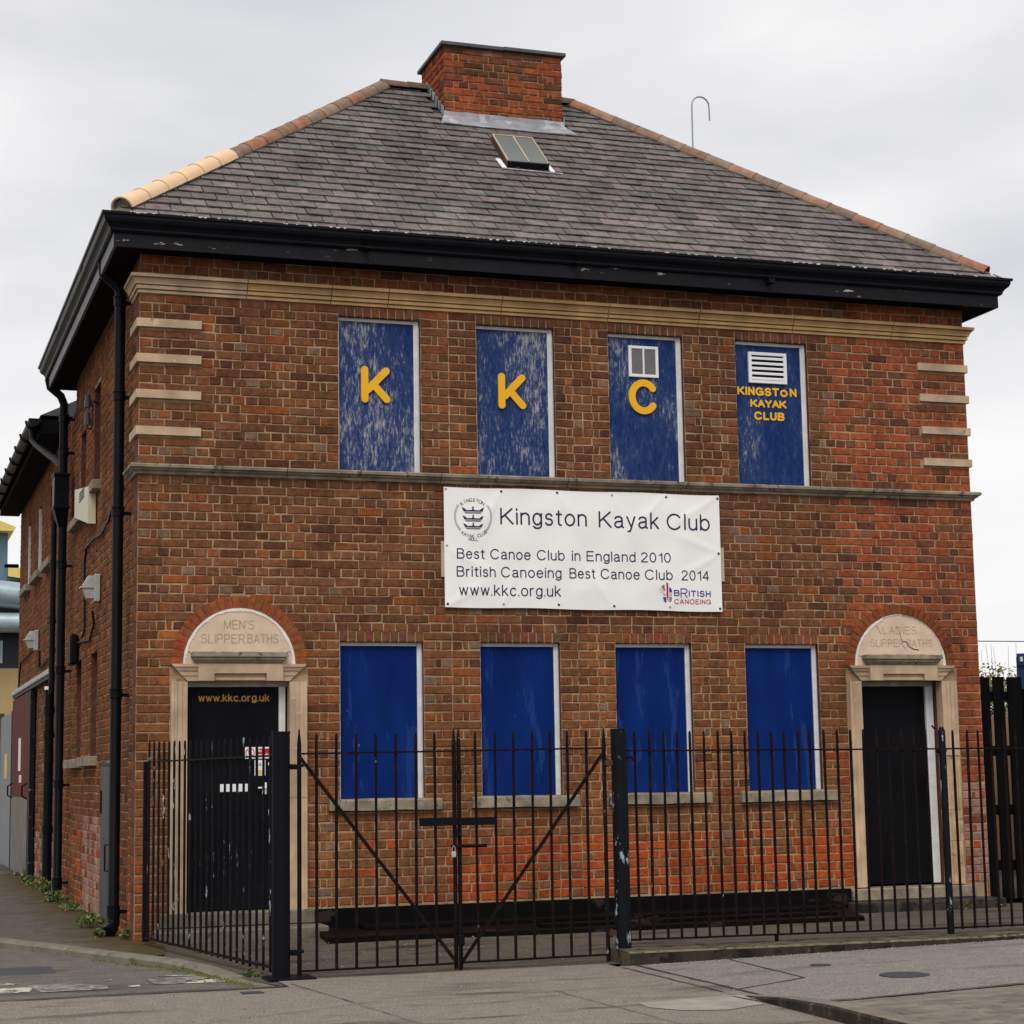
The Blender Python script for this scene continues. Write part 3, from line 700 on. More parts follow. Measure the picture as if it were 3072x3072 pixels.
def doorway(x0, x1, xc, rin, rout, ruin, label):
    """stone surround with keystone block, tympanum and shelf"""
    outl, outr = x0 - .145, x1 + .16
    m = MB()   # stepped architrave swept round the opening
    prof = [(0, .10), (0, -.012), (.045, -.012), (.047, -.020), (.085, -.020), (.088, -.030), (.118, -.040), (.121, -.048), (.145, -.048), (.145, .02)]
    zt = 2.172; zb = .205
    path = [(x0, zb, -1, 0), (x0, zt, -1, 1), (x1, zt, 1, 1), (x1, zb, 1, 0)]
    rings = [[(px + sx * d, y, pz + sz * d) for d, y in prof] for px, pz, sx, sz in path]
    n = len(prof)
    def seg(ra, rb, ends):
        vs = ra + rb; fs = [(i, i + 1, n + i + 1, n + i) for i in range(n - 1)]
        if ends: fs += [tuple(range(n)), tuple(range(n, 2 * n))[::-1]]
        return vs, fs
    def zsplit(ra, rb, za, zb_):   # slice of a vertical jamb
        f = lambda a, b, z: tuple(a[i] + (b[i] - a[i]) * (z - a[2]) / (b[2] - a[2]) for i in range(3))
        return [f(a, b, za) for a, b in zip(ra, rb)], [f(a, b, zb_) for a, b in zip(ra, rb)]
    dw = put('doorway', m0(x0, x1, zt), 'stone', bath, label=label)
    cuts = [zb, 1.16, 2.168] if not ruin else [zb, .62, .92, 1.44, 2.168]
    for side in (0, 1):
        ra, rb = (rings[0], rings[1]) if side == 0 else (rings[3], rings[2])
        for a, b in zip((cuts if side else [zb, 2.168])[:-1], (cuts if side else [zb, 2.168])[1:]):
            m = MB(); vs, fs = seg(*zsplit(ra, rb, a + .002, b - .002), True)
            if ruin and side and b < 1.6:
                vs = [(q[0] + rng.uniform(-.006, .006), q[1] + (.006 if q[1] < 0 else 0) + rng.uniform(0, .01) * (q[1] < 0), q[2]) for q in vs]
            m.add(vs, fs); put('jamb_stone', m, 'stone_worn' if (ruin and side and b < 1.6) else 'stone', dw)
    m = MB(); vs, fs = seg(rings[1], rings[2], True); m.add(vs, fs)
    put('lintel_stone', m, 'stone', dw)
    fx0, fx1 = xc - .368, xc + .372
    m = MB()    # frieze block over the architrave with a sunk panel in its lower edge
    px0, px1 = xc - .228, xc + .228
    m.box(fx0, px0, -.056, .0, 2.172, 2.316); m.box(px1, fx1, -.056, .0, 2.172, 2.316); m.box(px0, px1, -.056, .0, 2.236, 2.316)
    m.box(px0 + .001, px1 - .001, -.024, .0, 2.172, 2.2359); m.box(px0 + .012, px1 - .012, -.034, -.0241, 2.178, 2.200)
    put('frieze', m, 'stone', dw)
    # tympanum: half disc
    m = MB(); pl = [(xc + rin * math.cos(math.pi * i / 32), 2.317 + rin * math.sin(math.pi * i / 32)) for i in range(33)]
    m.prism(pl, .002, .06); put('tympanum', m, 'stone_cream', dw)
    m = MB()    # thin plaster rim round the half disc
    for i in range(32):
        t0, t1 = math.pi * i / 32, math.pi * (i + 1) / 32; ra = rin - .020 - rng.uniform(0, .012)
        if ruin and .25 < t0 < 1.9: ra = rin - .008
        m.prism([(xc + ra * math.cos(t0), 2.317 + ra * math.sin(t0)), (xc + rin * math.cos(t0), 2.317 + rin * math.sin(t0)), (xc + rin * math.cos(t1), 2.317 + rin * math.sin(t1)), (xc + ra * math.cos(t1), 2.317 + ra * math.sin(t1))], -.003, .0019)
    put('plaster_rim', m, 'plaster_white', dw)
    m = MB(); sx0, sx1 = xc - .425, xc + .415     # little cornice shelf
    for (d, za, zb_) in ((.05, 2.3165, 2.334), (.066, 2.334, 2.352), (.082, 2.352, 2.378), (.10, 2.378, 2.400), (.094, 2.400, 2.413)):
        e = (.10 - d)
        m.box(sx0 + e, sx1 - e, -d, .013, za + .0002, zb_ - .0002)
    for k in range(16):
        xx = sx0 + .01 + (sx1 - sx0 - .04) * k / 16; m.box(xx, xx + .045, -.088 + rng.uniform(0, .01), .012, 2.4132, 2.4132 + rng.uniform(.003, .012))
    put('shelf', m, 'stone_grey', dw)
    voussoirs(xc, rin + .001, rout, 26 if not ruin else 27, wall, ruin)
    return dw
def m0(x0, x1, zt):
    m = MB(); m.box(x0 - .10, x0 - .012, .101, .2, .2, zt); return m
dwl = doorway(DL[0], DL[1], CL, .492, .597, False, 'buff stone doorway carved with men\'s slipper baths')
dwr = doorway(DR[0], DR[1], CR, .502, .602, True, 'eroded stone doorway carved with ladies slipper baths')
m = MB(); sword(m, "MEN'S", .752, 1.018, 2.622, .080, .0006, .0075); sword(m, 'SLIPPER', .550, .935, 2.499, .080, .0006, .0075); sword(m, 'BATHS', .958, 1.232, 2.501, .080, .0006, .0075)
put('carved_letter_tint', m, 'letter_cut_shade', dwl)  # flat letters, not cut in; dark tint stands for shade in the carving
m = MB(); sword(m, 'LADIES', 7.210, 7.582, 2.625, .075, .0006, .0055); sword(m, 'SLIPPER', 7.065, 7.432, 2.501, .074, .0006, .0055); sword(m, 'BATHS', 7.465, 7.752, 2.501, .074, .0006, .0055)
put('carved_letter_tint', m, 'letter_cut_shade', dwr)
m = MB()
def crack(pts, wd=.004, y=.0008):
    stroke(m, pts, wd, y, y + .001, caps=False)
crack([(7.36, 2.70), (7.39, 2.65), (7.41, 2.58), (7.42, 2.52), (7.45, 2.48)], .004)
crack([(7.42, 2.553), (7.46, 2.55), (7.50, 2.50), (7.54, 2.478), (7.60, 2.470)], .010)
crack([(7.10, 2.74), (7.15, 2.69), (7.19, 2.62)], .003); crack([(6.90, 2.42), (6.99, 2.40)], .004); crack([(7.88, 2.43), (7.80, 2.41)], .004)
put('crack', m, 'dark_gap', dwr)
m = MB(); crack([(.405, 2.445), (.44, 2.43), (.475, 2.405)], .006); crack([(1.37, 2.42), (1.33, 2.428), (1.29, 2.415)], .005); put('crack', m, 'dark_gap', dwl)
# doors
def door(x0, x1, d, frame_w, mat_):
    m = MB(); m.box(x1 - .0195, x1 + .0095, d + .02, d + .05, .215, 2.125); put('gap_shade_strip', m, 'dark_gap', bath)  # near-black strip painting the shade in the gap between frame and stone
    m = MB(); m.box(x0 - .009, x1 - frame_w, d, d + .045, .215, 2.17 - .045, ch=.002)
    dd = put('door', m, mat_, bath)
    m = MB(); m.box(x1 - frame_w + .001, x1 - .020, d - .03, d + .04, .215, 2.125); m.box(x1 - frame_w + .014, x1 - frame_w + .026, d - .037, d - .0301, .216, 2.124)
    put('frame', m, 'white_paint', dd)
    m = MB(); m.box(x0 - .009, x1 + .009, d - .028, d + .04, 2.1255, 2.18); put('frame_head', m, 'grey_wood', dd)
    return dd
ddl = door(DL[0], DL[1], .12, .075, 'door_black'); ddr = door(DR[0], DR[1] + .02, .20, .10, 'door_black')
m = MB(); sword(m, 'www.kkc.org.uk', .552, 1.176, 1.999, .066, .1188, .0105); put('lettering', m, 'gold_letter', ddl)
m = MB(); m.box(.725, .985, .108, .1195, 1.219, 1.286, ch=.003); put('letter_plate', m, 'white_plastic', ddl)
m = MB(); m.box(1.128, 1.150, .106, .1195, 1.195, 1.295); m.tube([(1.139, .10, 1.25), (1.139, .075, 1.25), (1.065, .07, 1.249)], .008, 8); put('handle', m, 'white_plastic', ddl)
m = MB(); m.prism([(1.175, .98), (1.205, .99), (1.215, 1.06), (1.18, 1.09), (1.165, 1.05)], .1185, .1199); put('scuff_patch', m, 'galv', ddl)
sg = thing('no_smoking_sign', (.961, .118, 1.50), 'red and white no smoking sign on the black door', 'sign')
m = MB(); m.box(.961, 1.245, .1145, .1185, 1.503, 1.603); put('panel', m, 'white_plastic', sg)
m = MB(); m.box(1.052, 1.237, .1136, .1144, 1.515, 1.590); put('red_field', m, 'sign_red', sg)
m = MB(); word(m, 'No', 1.066, 1.106, 1.560, .024, .1132, .02); word(m, 'smoking', 1.064, 1.222, 1.524, .024, .1132, .02); put('lettering', m, 'white_plastic', sg)
m = MB(); pts = [(1.005 + .037 * math.cos(t * math.pi / 12), 1.553 + .037 * math.sin(t * math.pi / 12)) for t in range(25)]
stroke(m, pts, .007, .1136, .1144, caps=False); stroke(m, [(.981, 1.579), (1.029, 1.527)], .007, .1134, .1143); put('prohibition_ring', m, 'sign_red', sg)
m = MB(); stroke(m, [(.990, 1.553), (1.018, 1.553)], .007, .1138, .1144); m.prism([(.990, 1.545), (1.004, 1.535), (1.0, 1.55)], .1138, .1144); put('cigarette', m, 'ink', sg)
s2 = thing('warning_sign', (1.045, .118, 1.355), 'small white and yellow notice below the no smoking sign', 'sign')
m = MB(); m.box(1.045, 1.140, .1145, .1185, 1.355, 1.490); put('panel', m, 'white_plastic', s2)
m = MB(); m.box(1.051, 1.134, .1138, .1144, 1.361, 1.405); put('yellow_field', m, 'sign_yellow', s2)
m = MB(); m.prism([(1.075, 1.44), (1.11, 1.44), (1.0925, 1.472)], .1138, .1144); put('symbol', m, 'ink_grey', s2)
s3 = thing('door_sticker', (1.19, .118, 1.43), 'round white sticker right of the yellow notice on the black door', 'sticker')
m = MB(); m.prism([(1.192 + .028 * math.cos(t * math.pi / 8), 1.456 + .025 * math.sin(t * math.pi / 8)) for t in range(16)], .1145, .1185); put('disc', m, 'white_plastic', s3)
# steps
def step(x0, x1, y0, y1, z0, z1, mat_='step_stone'):
    m = MB(); n = 10
    m.chbox(x0, x1, y0, y1, z0, z1, .012); put('step', m, mat_, bath)
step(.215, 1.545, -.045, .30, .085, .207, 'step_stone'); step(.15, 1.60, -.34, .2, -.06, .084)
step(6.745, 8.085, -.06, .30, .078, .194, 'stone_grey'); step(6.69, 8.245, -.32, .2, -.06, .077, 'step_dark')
# black plinth and painted cellar cover
m = MB(); m.box(1.535, 6.735, -.035, .0, .035, .203, ch=.006); put('plinth', m, 'tar_black', bath)
m = MB(); m.prism([(1.56, .0), (1.42, -1.05), (3.3, -1.20), (6.2, -1.25), (6.63, -.02)], -.02, .04, axis='z'); put('cellar_cover', m, 'tar_black', bath)
m = MB(); m.box(1.9, 6.3, -.42, -.036, .0405, .075, ch=.004); m.box(3.3, 6.1, -.95, -.80, .0405, .07, ch=.004); put('cover_ledge', m, 'tar_black', bath)

# ------------------------------------------------------------------ stone courses
def course_blocks(name, prof, cuts, mat_fn, ret=.45):
    """prof: (out, z) closed profile; cut into blocks, the end blocks turn the corner"""
    n = len(prof)
    for i in range(len(cuts) - 1):
        a, b = cuts[i], cuts[i + 1]; rings = []
        if i == 0: rings.append([(-o, ret, z) for o, z in prof]); rings.append([(-o, -o, z) for o, z in prof])
        else: rings.append([(a + .004, -o, z) for o, z in prof])
        if i == len(cuts) - 2: rings.append([(W + o, -o, z) for o, z in prof]); rings.append([(W + o, ret, z) for o, z in prof])
        else: rings.append([(b - .004, -o, z) for o, z in prof])
        m = MB(); vs = [q for r_ in rings for q in r_]; fs = []
        for k in range(len(rings) - 1):
            for j in range(n): fs.append((k * n + j, k * n + (j + 1) % n, (k + 1) * n + (j + 1) % n, (k + 1) * n + j))
        fs += [tuple(range(n))[::-1], tuple(range((len(rings) - 1) * n, len(rings) * n))]
        m.add(vs, fs); put(name, m, mat_fn(i), bath)
cprof = [(-.02, 5.575), (.016, 5.575), (.016, 5.601), (.000, 5.602), (.000, 5.608), (.032, 5.609), (.032, 5.639), (.012, 5.640), (.012, 5.647), (.044, 5.648), (.047, 5.662), (.060, 5.684), (.074, 5.696), (.052, 5.697), (.052, 5.704), (.084, 5.705), (.084, 5.733), (-.02, 5.738)]
course_blocks('cornice_stone', cprof, [0, .943, 1.71, 2.242, 3.33, 4.397, 5.332, 6.34, 7.434, W], lambda i: 'stone' if i < 1 else 'stone_gold')
sprof = [(-.02, 3.966), (.022, 3.966), (.028, 3.988), (.050, 3.998), (.054, 4.008), (.075, 4.018), (.078, 4.040), (.070, 4.050), (-.02, 4.0545)]
course_blocks('string_course_stone', sprof, [0, 1.3, 2.72, 3.95, 5.1, 6.55, 7.45, W], lambda i: 'stone_grey')
for z in (5.345, 5.03, 4.71, 4.385):      # stone bands at the corners
    m = MB()
    for a, b in ((z - .0745, z - .0005),):
        o = .026
        pts = [(-o, .44), (-o, -o), (.54, -o), (.54, .02), (.02, .02), (.02, .44)]
        m.prism(pts, a, b, axis='z')
    put('stone_band', m, 'stone', bath)
for i, z in enumerate((5.35, 5.035, 4.705, 4.385)):
    m = MB(); o = .026; x0 = 7.72 + i * .008
    m.prism([(x0, .02), (x0, -o), (W + o - .012, -o), (W + o, -o + .012), (W + o, .44), (W - .02, .44), (W - .02, .02)], z - .0745, z - .0005, axis='z')
    put('stone_band', m, 'stone', bath)

# ------------------------------------------------------------------ eaves
X0, X1, Y0, Y1 = 0, W, 0, D
def ring_sweep(name, prof, mats, mi_fn=None, smooth=False):
    m = MB(); n = len(prof)
    rings = [[(X0 - o, Y0 - o, z) for o, z in prof], [(X1 + o, Y0 - o, z) for o, z in prof], [(X1 + o, Y1 + o, z) for o, z in prof], [(X0 - o, Y1 + o, z) for o, z in prof]]
    vs = [q for r_ in rings for q in r_]
    for k in range(4):
        for j in range(n):
            m.add([vs[k * n + j], vs[k * n + (j + 1) % n], vs[((k + 1) % 4) * n + (j + 1) % n], vs[((k + 1) % 4) * n + j]], [(0, 1, 2, 3)], mi_fn(k, j) if mi_fn else 0)
    return put(name, m, mats, bath, smooth=smooth)
ring_sweep('soffit', [(-.01, 5.923), (.236, 5.923), (.236, 5.945), (-.01, 5.945)], 'soffit_black')
ring_sweep('fascia_board', [(.237, 5.905), (.262, 5.905), (.262, 6.060), (.237, 6.060)], ['black_paint', 'grey_fascia'], lambda k, j: 1 if k == 3 else 0)
gut = ring_sweep('gutter', [(.263, 6.030), (.285, 6.030), (.298, 6.045), (.300, 6.062), (.316, 6.085), (.345, 6.110), (.356, 6.135), (.358, 6.160), (.374, 6.165), (.376, 6.188), (.362, 6.188), (.350, 6.150), (.30, 6.10), (.263, 6.10)], 'black_gutter')
m = MB()   # bird lime and bedding showing on the gutter lip
for _ in range(95):
    x = rng.uniform(-.2, 8.3); wd = rng.uniform(.01, .05); h = rng.uniform(.003, .012)
    m.prism([(x, 6.1905), (x + wd, 6.1905), (x + wd * rng.uniform(.6, .9), 6.188 - h * rng.uniform(.2, 1)), (x + wd * rng.uniform(.3, .5), 6.188 - h), (x + wd * rng.uniform(0, .2), 6.188 - h * rng.uniform(.2, .8))], -.3775 - rng.uniform(0, .001), -.362)
put('lime_drips', m, 'bird_lime', gut, stuff=True)
m = MB()
for x in (1.95, 3.95, 5.95): m.box(x, x + .05, -.380, -.262, 6.02, 6.0291)
m.box(5.94, 6.0, -.36, -.263, 5.975, 6.028); put('gutter_bracket', m, 'black_gutter', gut)

# ------------------------------------------------------------------ roof
EZ, EO = 6.155, .335
RZ, RY, RX0, RX1 = 8.80, 2.93, 3.0, 5.17
c0, c1, c2, c3 = Vector((-EO, -EO, EZ)), Vector((W + EO, -EO, EZ)), Vector((W + EO, D + EO, EZ)), Vector((-EO, D + EO, EZ))
r0, r1 = Vector((RX0, RY, RZ)), Vector((RX1, RY, RZ))
m = MB(); m.add([c0, c1, c2, c3, r0, r1], [(0, 1, 5, 4), (1, 2, 5), (2, 3, 4, 5), (3, 0, 4), (3, 2, 1, 0)])
roof = put('roof', m, 'slate_bed', bath)
CHX0, CHX1, CHY0, CHY1, CHZ = 3.49, 4.84, 2.28, 3.16, 9.085
slope_s = (RZ - EZ) / (RY + EO)
def on_roof(x, y, n=0.0):
    nv = Vector((0, -slope_s, 1)).normalized(); p = Vector((x, y, EZ + (y + EO) * slope_s)) + nv * n; return p
SK = [Vector((3.842, 1.785, 0)), Vector((4.287, 1.788, 0)), Vector((4.263, 1.21, 0)), Vector((3.812, 1.20, 0))]
SLATES = []
def slates(a, b, ta, tb, front=False):
    """a-b eave line, ta-tb top line (may meet)"""
    ex = (b - a).normalized(); mid = (ta + tb) / 2
    up = (mid - a) - ex * (mid - a).dot(ex); SL = up.length; up.normalize(); nn = ex.cross(up).normalized()
    if nn.z < 0: nn = -nn
    la, lb = (ta - a).dot(ex), (tb - a).dot(ex); LB = (b - a).length
    e = .165; nrow = int(SL / e) + 1; wd = .227
    for k in range(nrow):
        s0 = k * e - .012; s1 = min((k + 1) * e + .02, SL + .01); f = max(0, min(1, (k * e + e / 2) / SL))
        left = la * max(0, (k * e) / SL); right = LB + (lb - LB) * max(0, (k * e) / SL)
        left2 = la * min(1, s1 / SL); right2 = LB + (lb - LB) * min(1, s1 / SL)
        x = -wd * (.5 if k % 2 else 0) + rng.uniform(-.01, .01) - wd
        while x < LB + wd:
            x0, x1 = x + .0045, x + wd - .0045; x += wd + rng.uniform(-.004, .004)
            if x1 < left + .03 or x0 > right - .03: continue
            lo0, lo1 = max(x0, left), min(x1, right); hi0, hi1 = min(max(x0, left2), x1), max(min(x1, right2), x0)
            if front:
                cxm = a.x + (x0 + x1) / 2; cym = -EO + (k * e + e / 2) * (RY + EO) / SL
                if CHX0 - .02 < cxm < CHX1 + .02 and cym > CHY0 - .02: continue
            j = lambda q=.002: rng.uniform(-q, q)
            lift = .025 + rng.uniform(0, .006); th = .013; tw = rng.uniform(-.002, .002)
            P = lambda u, v, h: a + ex * u + up * v + nn * h
            ns = .013 if rng.random() < .08 else 0; s0b = s0 - (.02 if rng.random() < .03 else 0)
            v = [P(lo0, s0b + j(), lift + tw), P(lo1, s0b + j(.004), lift - tw), P(hi1, s1, .008), P(hi0, s1, .008)]
            v += [P(lo0, s0b + j(), lift - th), P(lo1, s0b + j(), lift - th), P(hi1, s1, .001), P(hi0, s1, .001)]
            r_ = rng.random(); vv = rng.uniform(.80, 1.34) * (1.14 if k < 6 else 1.0)
            c = (.128 * vv, .112 * vv, .110 * vv) if r_ < .6 else ((.122 * vv, .115 * vv, .107 * vv) if r_ < .9 else (.138 * vv, .115 * vv, .114 * vv))
            SLATES.append((v, c, front))
slates(c0, c1, r0, r1, True); slates(c1, c2, r1, r1); slates(c2, c3, r1, r0); slates(c3, c0, r0, r0)
FSL = [(0, 1, 2, 3), (7, 6, 5, 4), (0, 4, 5, 1), (1, 5, 6, 2), (3, 7, 4, 0)]
order = sorted(range(len(SLATES)), key=lambda i: -(proj_area(SLATES[i][0][:4]) if SLATES[i][2] else 0)); top = set(order[:300])
rest = MB()
for i, (v, c, f) in enumerate(SLATES):
    if i in top:
        m = MB(); m.add([q[:] for q in v], FSL, 0, c); put('slate', m, 'slate', roof, origin=tuple(v[0]))
    else: rest.add([q[:] for q in v], FSL, 0, c)
put('slating', rest, 'slate', roof, stuff=True)
# hip and ridge tiles
def halftile(p, q, r_, mat_, col=None, lap=.012, name='hip_tile'):
    p, q = Vector(p), Vector(q); d = (q - p).normalized(); sd_ = d.cross(Vector((0, 0, 1))).normalized(); up = sd_.cross(d).normalized(); m = MB()
    rows = []
    for pp, rr in ((p - d * lap, r_ * 1.06), (q, r_ * .97)):
        for r2 in (rr, rr - .014):
            rows.append([pp + sd_ * (r2 * 1.0 * math.cos(t * math.pi / 10)) + up * (r2 * .92 * math.sin(t * math.pi / 10) - .02) for t in range(11)])
    vs = [x[:] for r3 in rows for x in r3]; n = 11; fs = []
    for i in range(10):
        fs += [(i, i + 1, 2 * n + i + 1, 2 * n + i), (n + i, 3 * n + i, 3 * n + i + 1, n + i + 1), (i, n + i, n + i + 1, i + 1), (2 * n + i, 2 * n + i + 1, 3 * n + i + 1, 3 * n + i)]
    m.add(vs, fs, 0, col); return put(name, m, mat_, roof, smooth=True)
def tcol():
    v = rng.uniform(.8, 1.2); return rng.choice([(.29 * v, .17 * v, .115 * v), (.25 * v, .165 * v, .115 * v), (.33 * v, .15 * v, .09 * v), (.21 * v, .15 * v, .11 * v)])
for s_, (a, b) in enumerate(((c0, r0), (c1, r1), (c2, r1), (c3, r0))):
    d = b - a; n = 17; a2 = a + d * .045
    for i in range(n):
        p = a2 + (b - a2) * (i / n); q = a2 + (b - a2) * ((i + 1) / n)
        off = Vector((0, 0, .012))
        if s_ == 0 and i < 6: halftile(p + off, q + off, .112, 'tile_buff')
        else: halftile(p + off, q + off, .095, 'tile_terra', tcol())
m = MB()    # mortar bedding along the hips
for (a, b) in ((c0, r0), (c1, r1), (c2, r1), (c3, r0)):
    m = MB(); m.tube([a + (b - a) * .052 + Vector((0, 0, -.02)), b + Vector((0, 0, -.01))], .092, 8); put('hip_bedding', m, 'stone_grey', roof)
x = RX0 - .03
while x < RX1 + .02:
    if not (CHX0 - .02 < x < CHX1 - .28): halftile((x, RY, RZ + .015), (min(x + .3, RX1 + .04), RY, RZ + .015), .095, 'tile_terra', tuple(k * .62 for k in tcol()), name='ridge_tile')
    x += .3
# mortar stain patch (grey stone repair) near right end of the hip, chimney
chim = put('chimney', (lambda q: (q.box(CHX0 + .009, CHX1 - .009, CHY0 + .009, CHY1 - .009, 7.9, CHZ - .002), q)[1])(MB()), 'mortar', bath)
Tc = lambda u, z, o: (u, CHY0 - o, z); Tl = lambda u, z, o: (CHX0 - o, u, z); Tr = lambda u, z, o: (CHX1 + o, u, z); Tb = lambda u, z, o: (u, CHY1 + o, z)
lay(CHX0, CHX1, CHZ, 8.26, .0768, [], [], Tc, Vector((0, -1, 0)), chim, 'chimney', jit=.0045)
lay(CHY0 + .034, CHY1 - .034, CHZ, 8.26, .0768, [], [], Tl, Vector((-1, 0, 0)), chim, 'chimney', jit=.0045, first=1)
lay(CHY0 + .034, CHY1 - .034, CHZ, 8.26, .0768, [], [], Tr, Vector((1, 0, 0)), chim, 'chimney', jit=.0045, first=1)
lay(CHX0, CHX1, CHZ, 8.26, .0768, [], [], Tb, Vector((0, 1, 0)), chim, 'chimney', jit=.0045)
m = MB(); m.box(CHX0 - .035, (CHX0 + CHX1) / 2 - .01, CHY0 - .04, CHY1 + .04, CHZ + .002, CHZ + .040, ch=.003); put('coping_slab', m, 'slate_coping', chim)
m = MB(); m.box((CHX0 + CHX1) / 2 - .008, CHX1 + .035, CHY0 - .04, CHY1 + .04, CHZ + .008, CHZ + .046, ch=.003); put('coping_slab', m, 'slate_coping', chim)
m = MB()    # lead apron in front of the chimney
zb = on_roof(0, CHY0).z
NX = 18; rows = []
for i in range(NX + 1):
    t = i / NX; x = CHX0 - .09 + t * (CHX1 - CHX0 + .20); wv = .008 * math.sin(i * 1.9) + rng.uniform(-.004, .004)
    xm = min(max(x, CHX0 - .006), CHX1 + .006)
    rows.append([(xm, CHY0 - .012, zb + .080 + wv * .6), (xm, CHY0 - .016, zb + .03), tuple(on_roof((x + xm) / 2, CHY0 - .07, .030)), tuple(on_roof(x, CHY0 - .180 + wv, .026)), tuple(on_roof(x, CHY0 - .183 + wv, .016))])
vs = [q for r_ in rows for q in r_]; fs = [(i * 5 + j, i * 5 + j + 1, (i + 1) * 5 + j + 1, (i + 1) * 5 + j) for i in range(NX) for j in range(4)]
m.add(vs, fs); put('lead_flashing', m, 'lead', chim, smooth=True)
for sx, xx in ((-1, CHX0), (1, CHX1)):
    k = 0; yy = CHY0 + .0
    while yy < RY - .05:
        z = on_roof(xx, yy).z; m = MB(); xa = xx + sx * .011
        pts = [(yy - .02, z + .02), (yy + .12, z + .12), (yy + .12, z + .21), (yy - .01, z + .13)]
        m.prism(pts, xa - .002, xa + .002, axis='x'); put('step_flashing', m, 'lead', chim); yy += .105; k += 1
# mortar fallen joint: dark bird nest hole in chimney side
# skylight
m = MB(); P = [on_roof(q.x, q.y, 0) for q in SK]; nv = Vector((0, -slope_s, 1)).normalized()
def skbox(m, a, b, c, d, h0, h1, mi=0):
    vs = [q + nv * h0 for q in (a, b, c, d)] + [q + nv * h1 for q in (a, b, c, d)]
    m.add([v[:] for v in vs], [(0, 1, 2, 3), (7, 6, 5, 4), (0, 4, 5, 1), (1, 5, 6, 2), (2, 6, 7, 3), (3, 7, 4, 0)], mi)
lerp = lambda a, b, t: a + (b - a) * t
skbox(m, P[0], P[1], P[2], P[3], .0, .085); sk = put('skylight', m, 'bracket_rust', bath)
m = MB()
gl = [lerp(lerp(P[0], P[1], a), lerp(P[3], P[2], a), b) for a, b in ((.035, .03), (.495, .03), (.495, .99), (.035, .99))]
skbox(m, *gl, .086, .094); put('glass_pane', m, 'glass_green', sk)
m = MB(); gl = [lerp(lerp(P[0], P[1], a), lerp(P[3], P[2], a), b) for a, b in ((.53, .03), (.97, .03), (.97, .99), (.53, .99))]
skbox(m, *gl, .086, .094); put('glass_pane', m, 'glass_green', sk)
m = MB()
for a, b in ((0, .032), (.497, .528), (.972, 1.0)):
    g = [lerp(lerp(P[0], P[1], a), lerp(P[3], P[2], a), 0), lerp(lerp(P[0], P[1], b), lerp(P[3], P[2], b), 0), lerp(lerp(P[0], P[1], b), lerp(P[3], P[2], b), .985), lerp(lerp(P[0], P[1], a), lerp(P[3], P[2], a), .985)]
    skbox(m, *g, .0861, .100)
g = [P[0], P[1], lerp(P[1], P[2], .028), lerp(P[0], P[3], .028)]; skbox(m, *g, .0862, .101)
put('glazing_bar', m, 'timber_pale', sk)
m = MB(); g = [lerp(P[0], P[3], .985), lerp(P[1], P[2], .985), lerp(P[1], P[2], 1.02), lerp(P[0], P[3], 1.02)]; skbox(m, *g, .03, .092); put('bottom_rail', m, 'black_paint', sk)
m = MB()
for x0 in (3.748, 4.265):
    g = [on_roof(x0, 1.36), on_roof(x0 + .050, 1.36), on_roof(x0 + .060, 1.17), on_roof(x0 + .01, 1.17)]; skbox(m, *g, .024, .034)
g = [on_roof(3.75, 1.178), on_roof(4.40, 1.165), on_roof(4.40, 1.145), on_roof(3.75, 1.155)]; pass
put('flashing', m, 'white_plastic', sk)
m = MB(); skbox(m, *g, .022, .030); put('flashing', m, 'lead', sk)

# ------------------------------------------------------------------ side street: pipes, windows, fittings
def sidewin(y0, y1, z0, z1, sill=True, root=None, frame=None, plane=.04):
    m = MB(); m.box(plane + .10, plane + .14, y0, y1, z0, z1); f = put('window', m, 'glass_dark', root)
    if frame:
        m = MB(); m.box(plane + .004, plane + .10, y1 - .05, y1 - .001, z0, z1); m.box(plane + .05, plane + .0999, y0, y0 + .05, z0, z1); m.box(plane + .05, plane + .0999, y0 + .05, y1 - .05, z1 - .05, z1)
        put('frame', m, 'white_paint', f)
    if sill:
        m = MB(); m.box(plane - .085, plane + .09, y0 - .12, y1 + .55, z0 - .10, z0 - .002, ch=.006); put('sill', m, 'stone_grey', f)
sidewin(3.34, 3.92, 4.41, 5.48, root=bath); sidewin(4.72, 5.27, 4.27, 5.21, root=bath)
sidewin(3.38, 3.95, 1.585, 2.66, root=bath); sidewin(4.88, 5.40, 1.575, 2.66, root=bath)
def pipe(name, pts, r_, collars, parent, mat_='pipe_black', brackets=True, shoe=None):
    m = MB(); m.tube(pts, r_, 12); o = put(name, m, mat_, parent, smooth=True)
    for z in collars:
        m = MB(); x, y = pts[-2][0] if len(pts) > 1 else 0, pts[-2][1]
        m.tube([(x, y, z - .035), (x, y, z + .035)], r_ * 1.16, 12)
        m.tube([(x, y, z + .04), (x, y, z + .05)], r_ * 1.28, 12)
        if brackets: m.box(x + r_ * .5, x + r_ * .5 + .12, y - .015, y + .015, z - .02, z + .01)
        put('collar', m, mat_, o, smooth=True)
    return o
pipe('downpipe', [(-.235, .76, 6.02), (-.225, .76, 5.925), (-.18, .75, 5.875), (-.12, .745, 5.825), (-.085, .742, 5.77), (-.08, .74, 5.70), (-.08, .74, .14), (-.10, .70, .03)], .050, [5.66, 4.78, 3.72, 2.09, .20], bath)
m = MB(); m.tube([(-.08, .74, .18), (-.08, .74, .10), (-.10, .70, .055), (-.155, .62, .02)], [.056, .056, .058, .062], 12); put('pipe_shoe', m, 'pipe_black', bath, smooth=True)
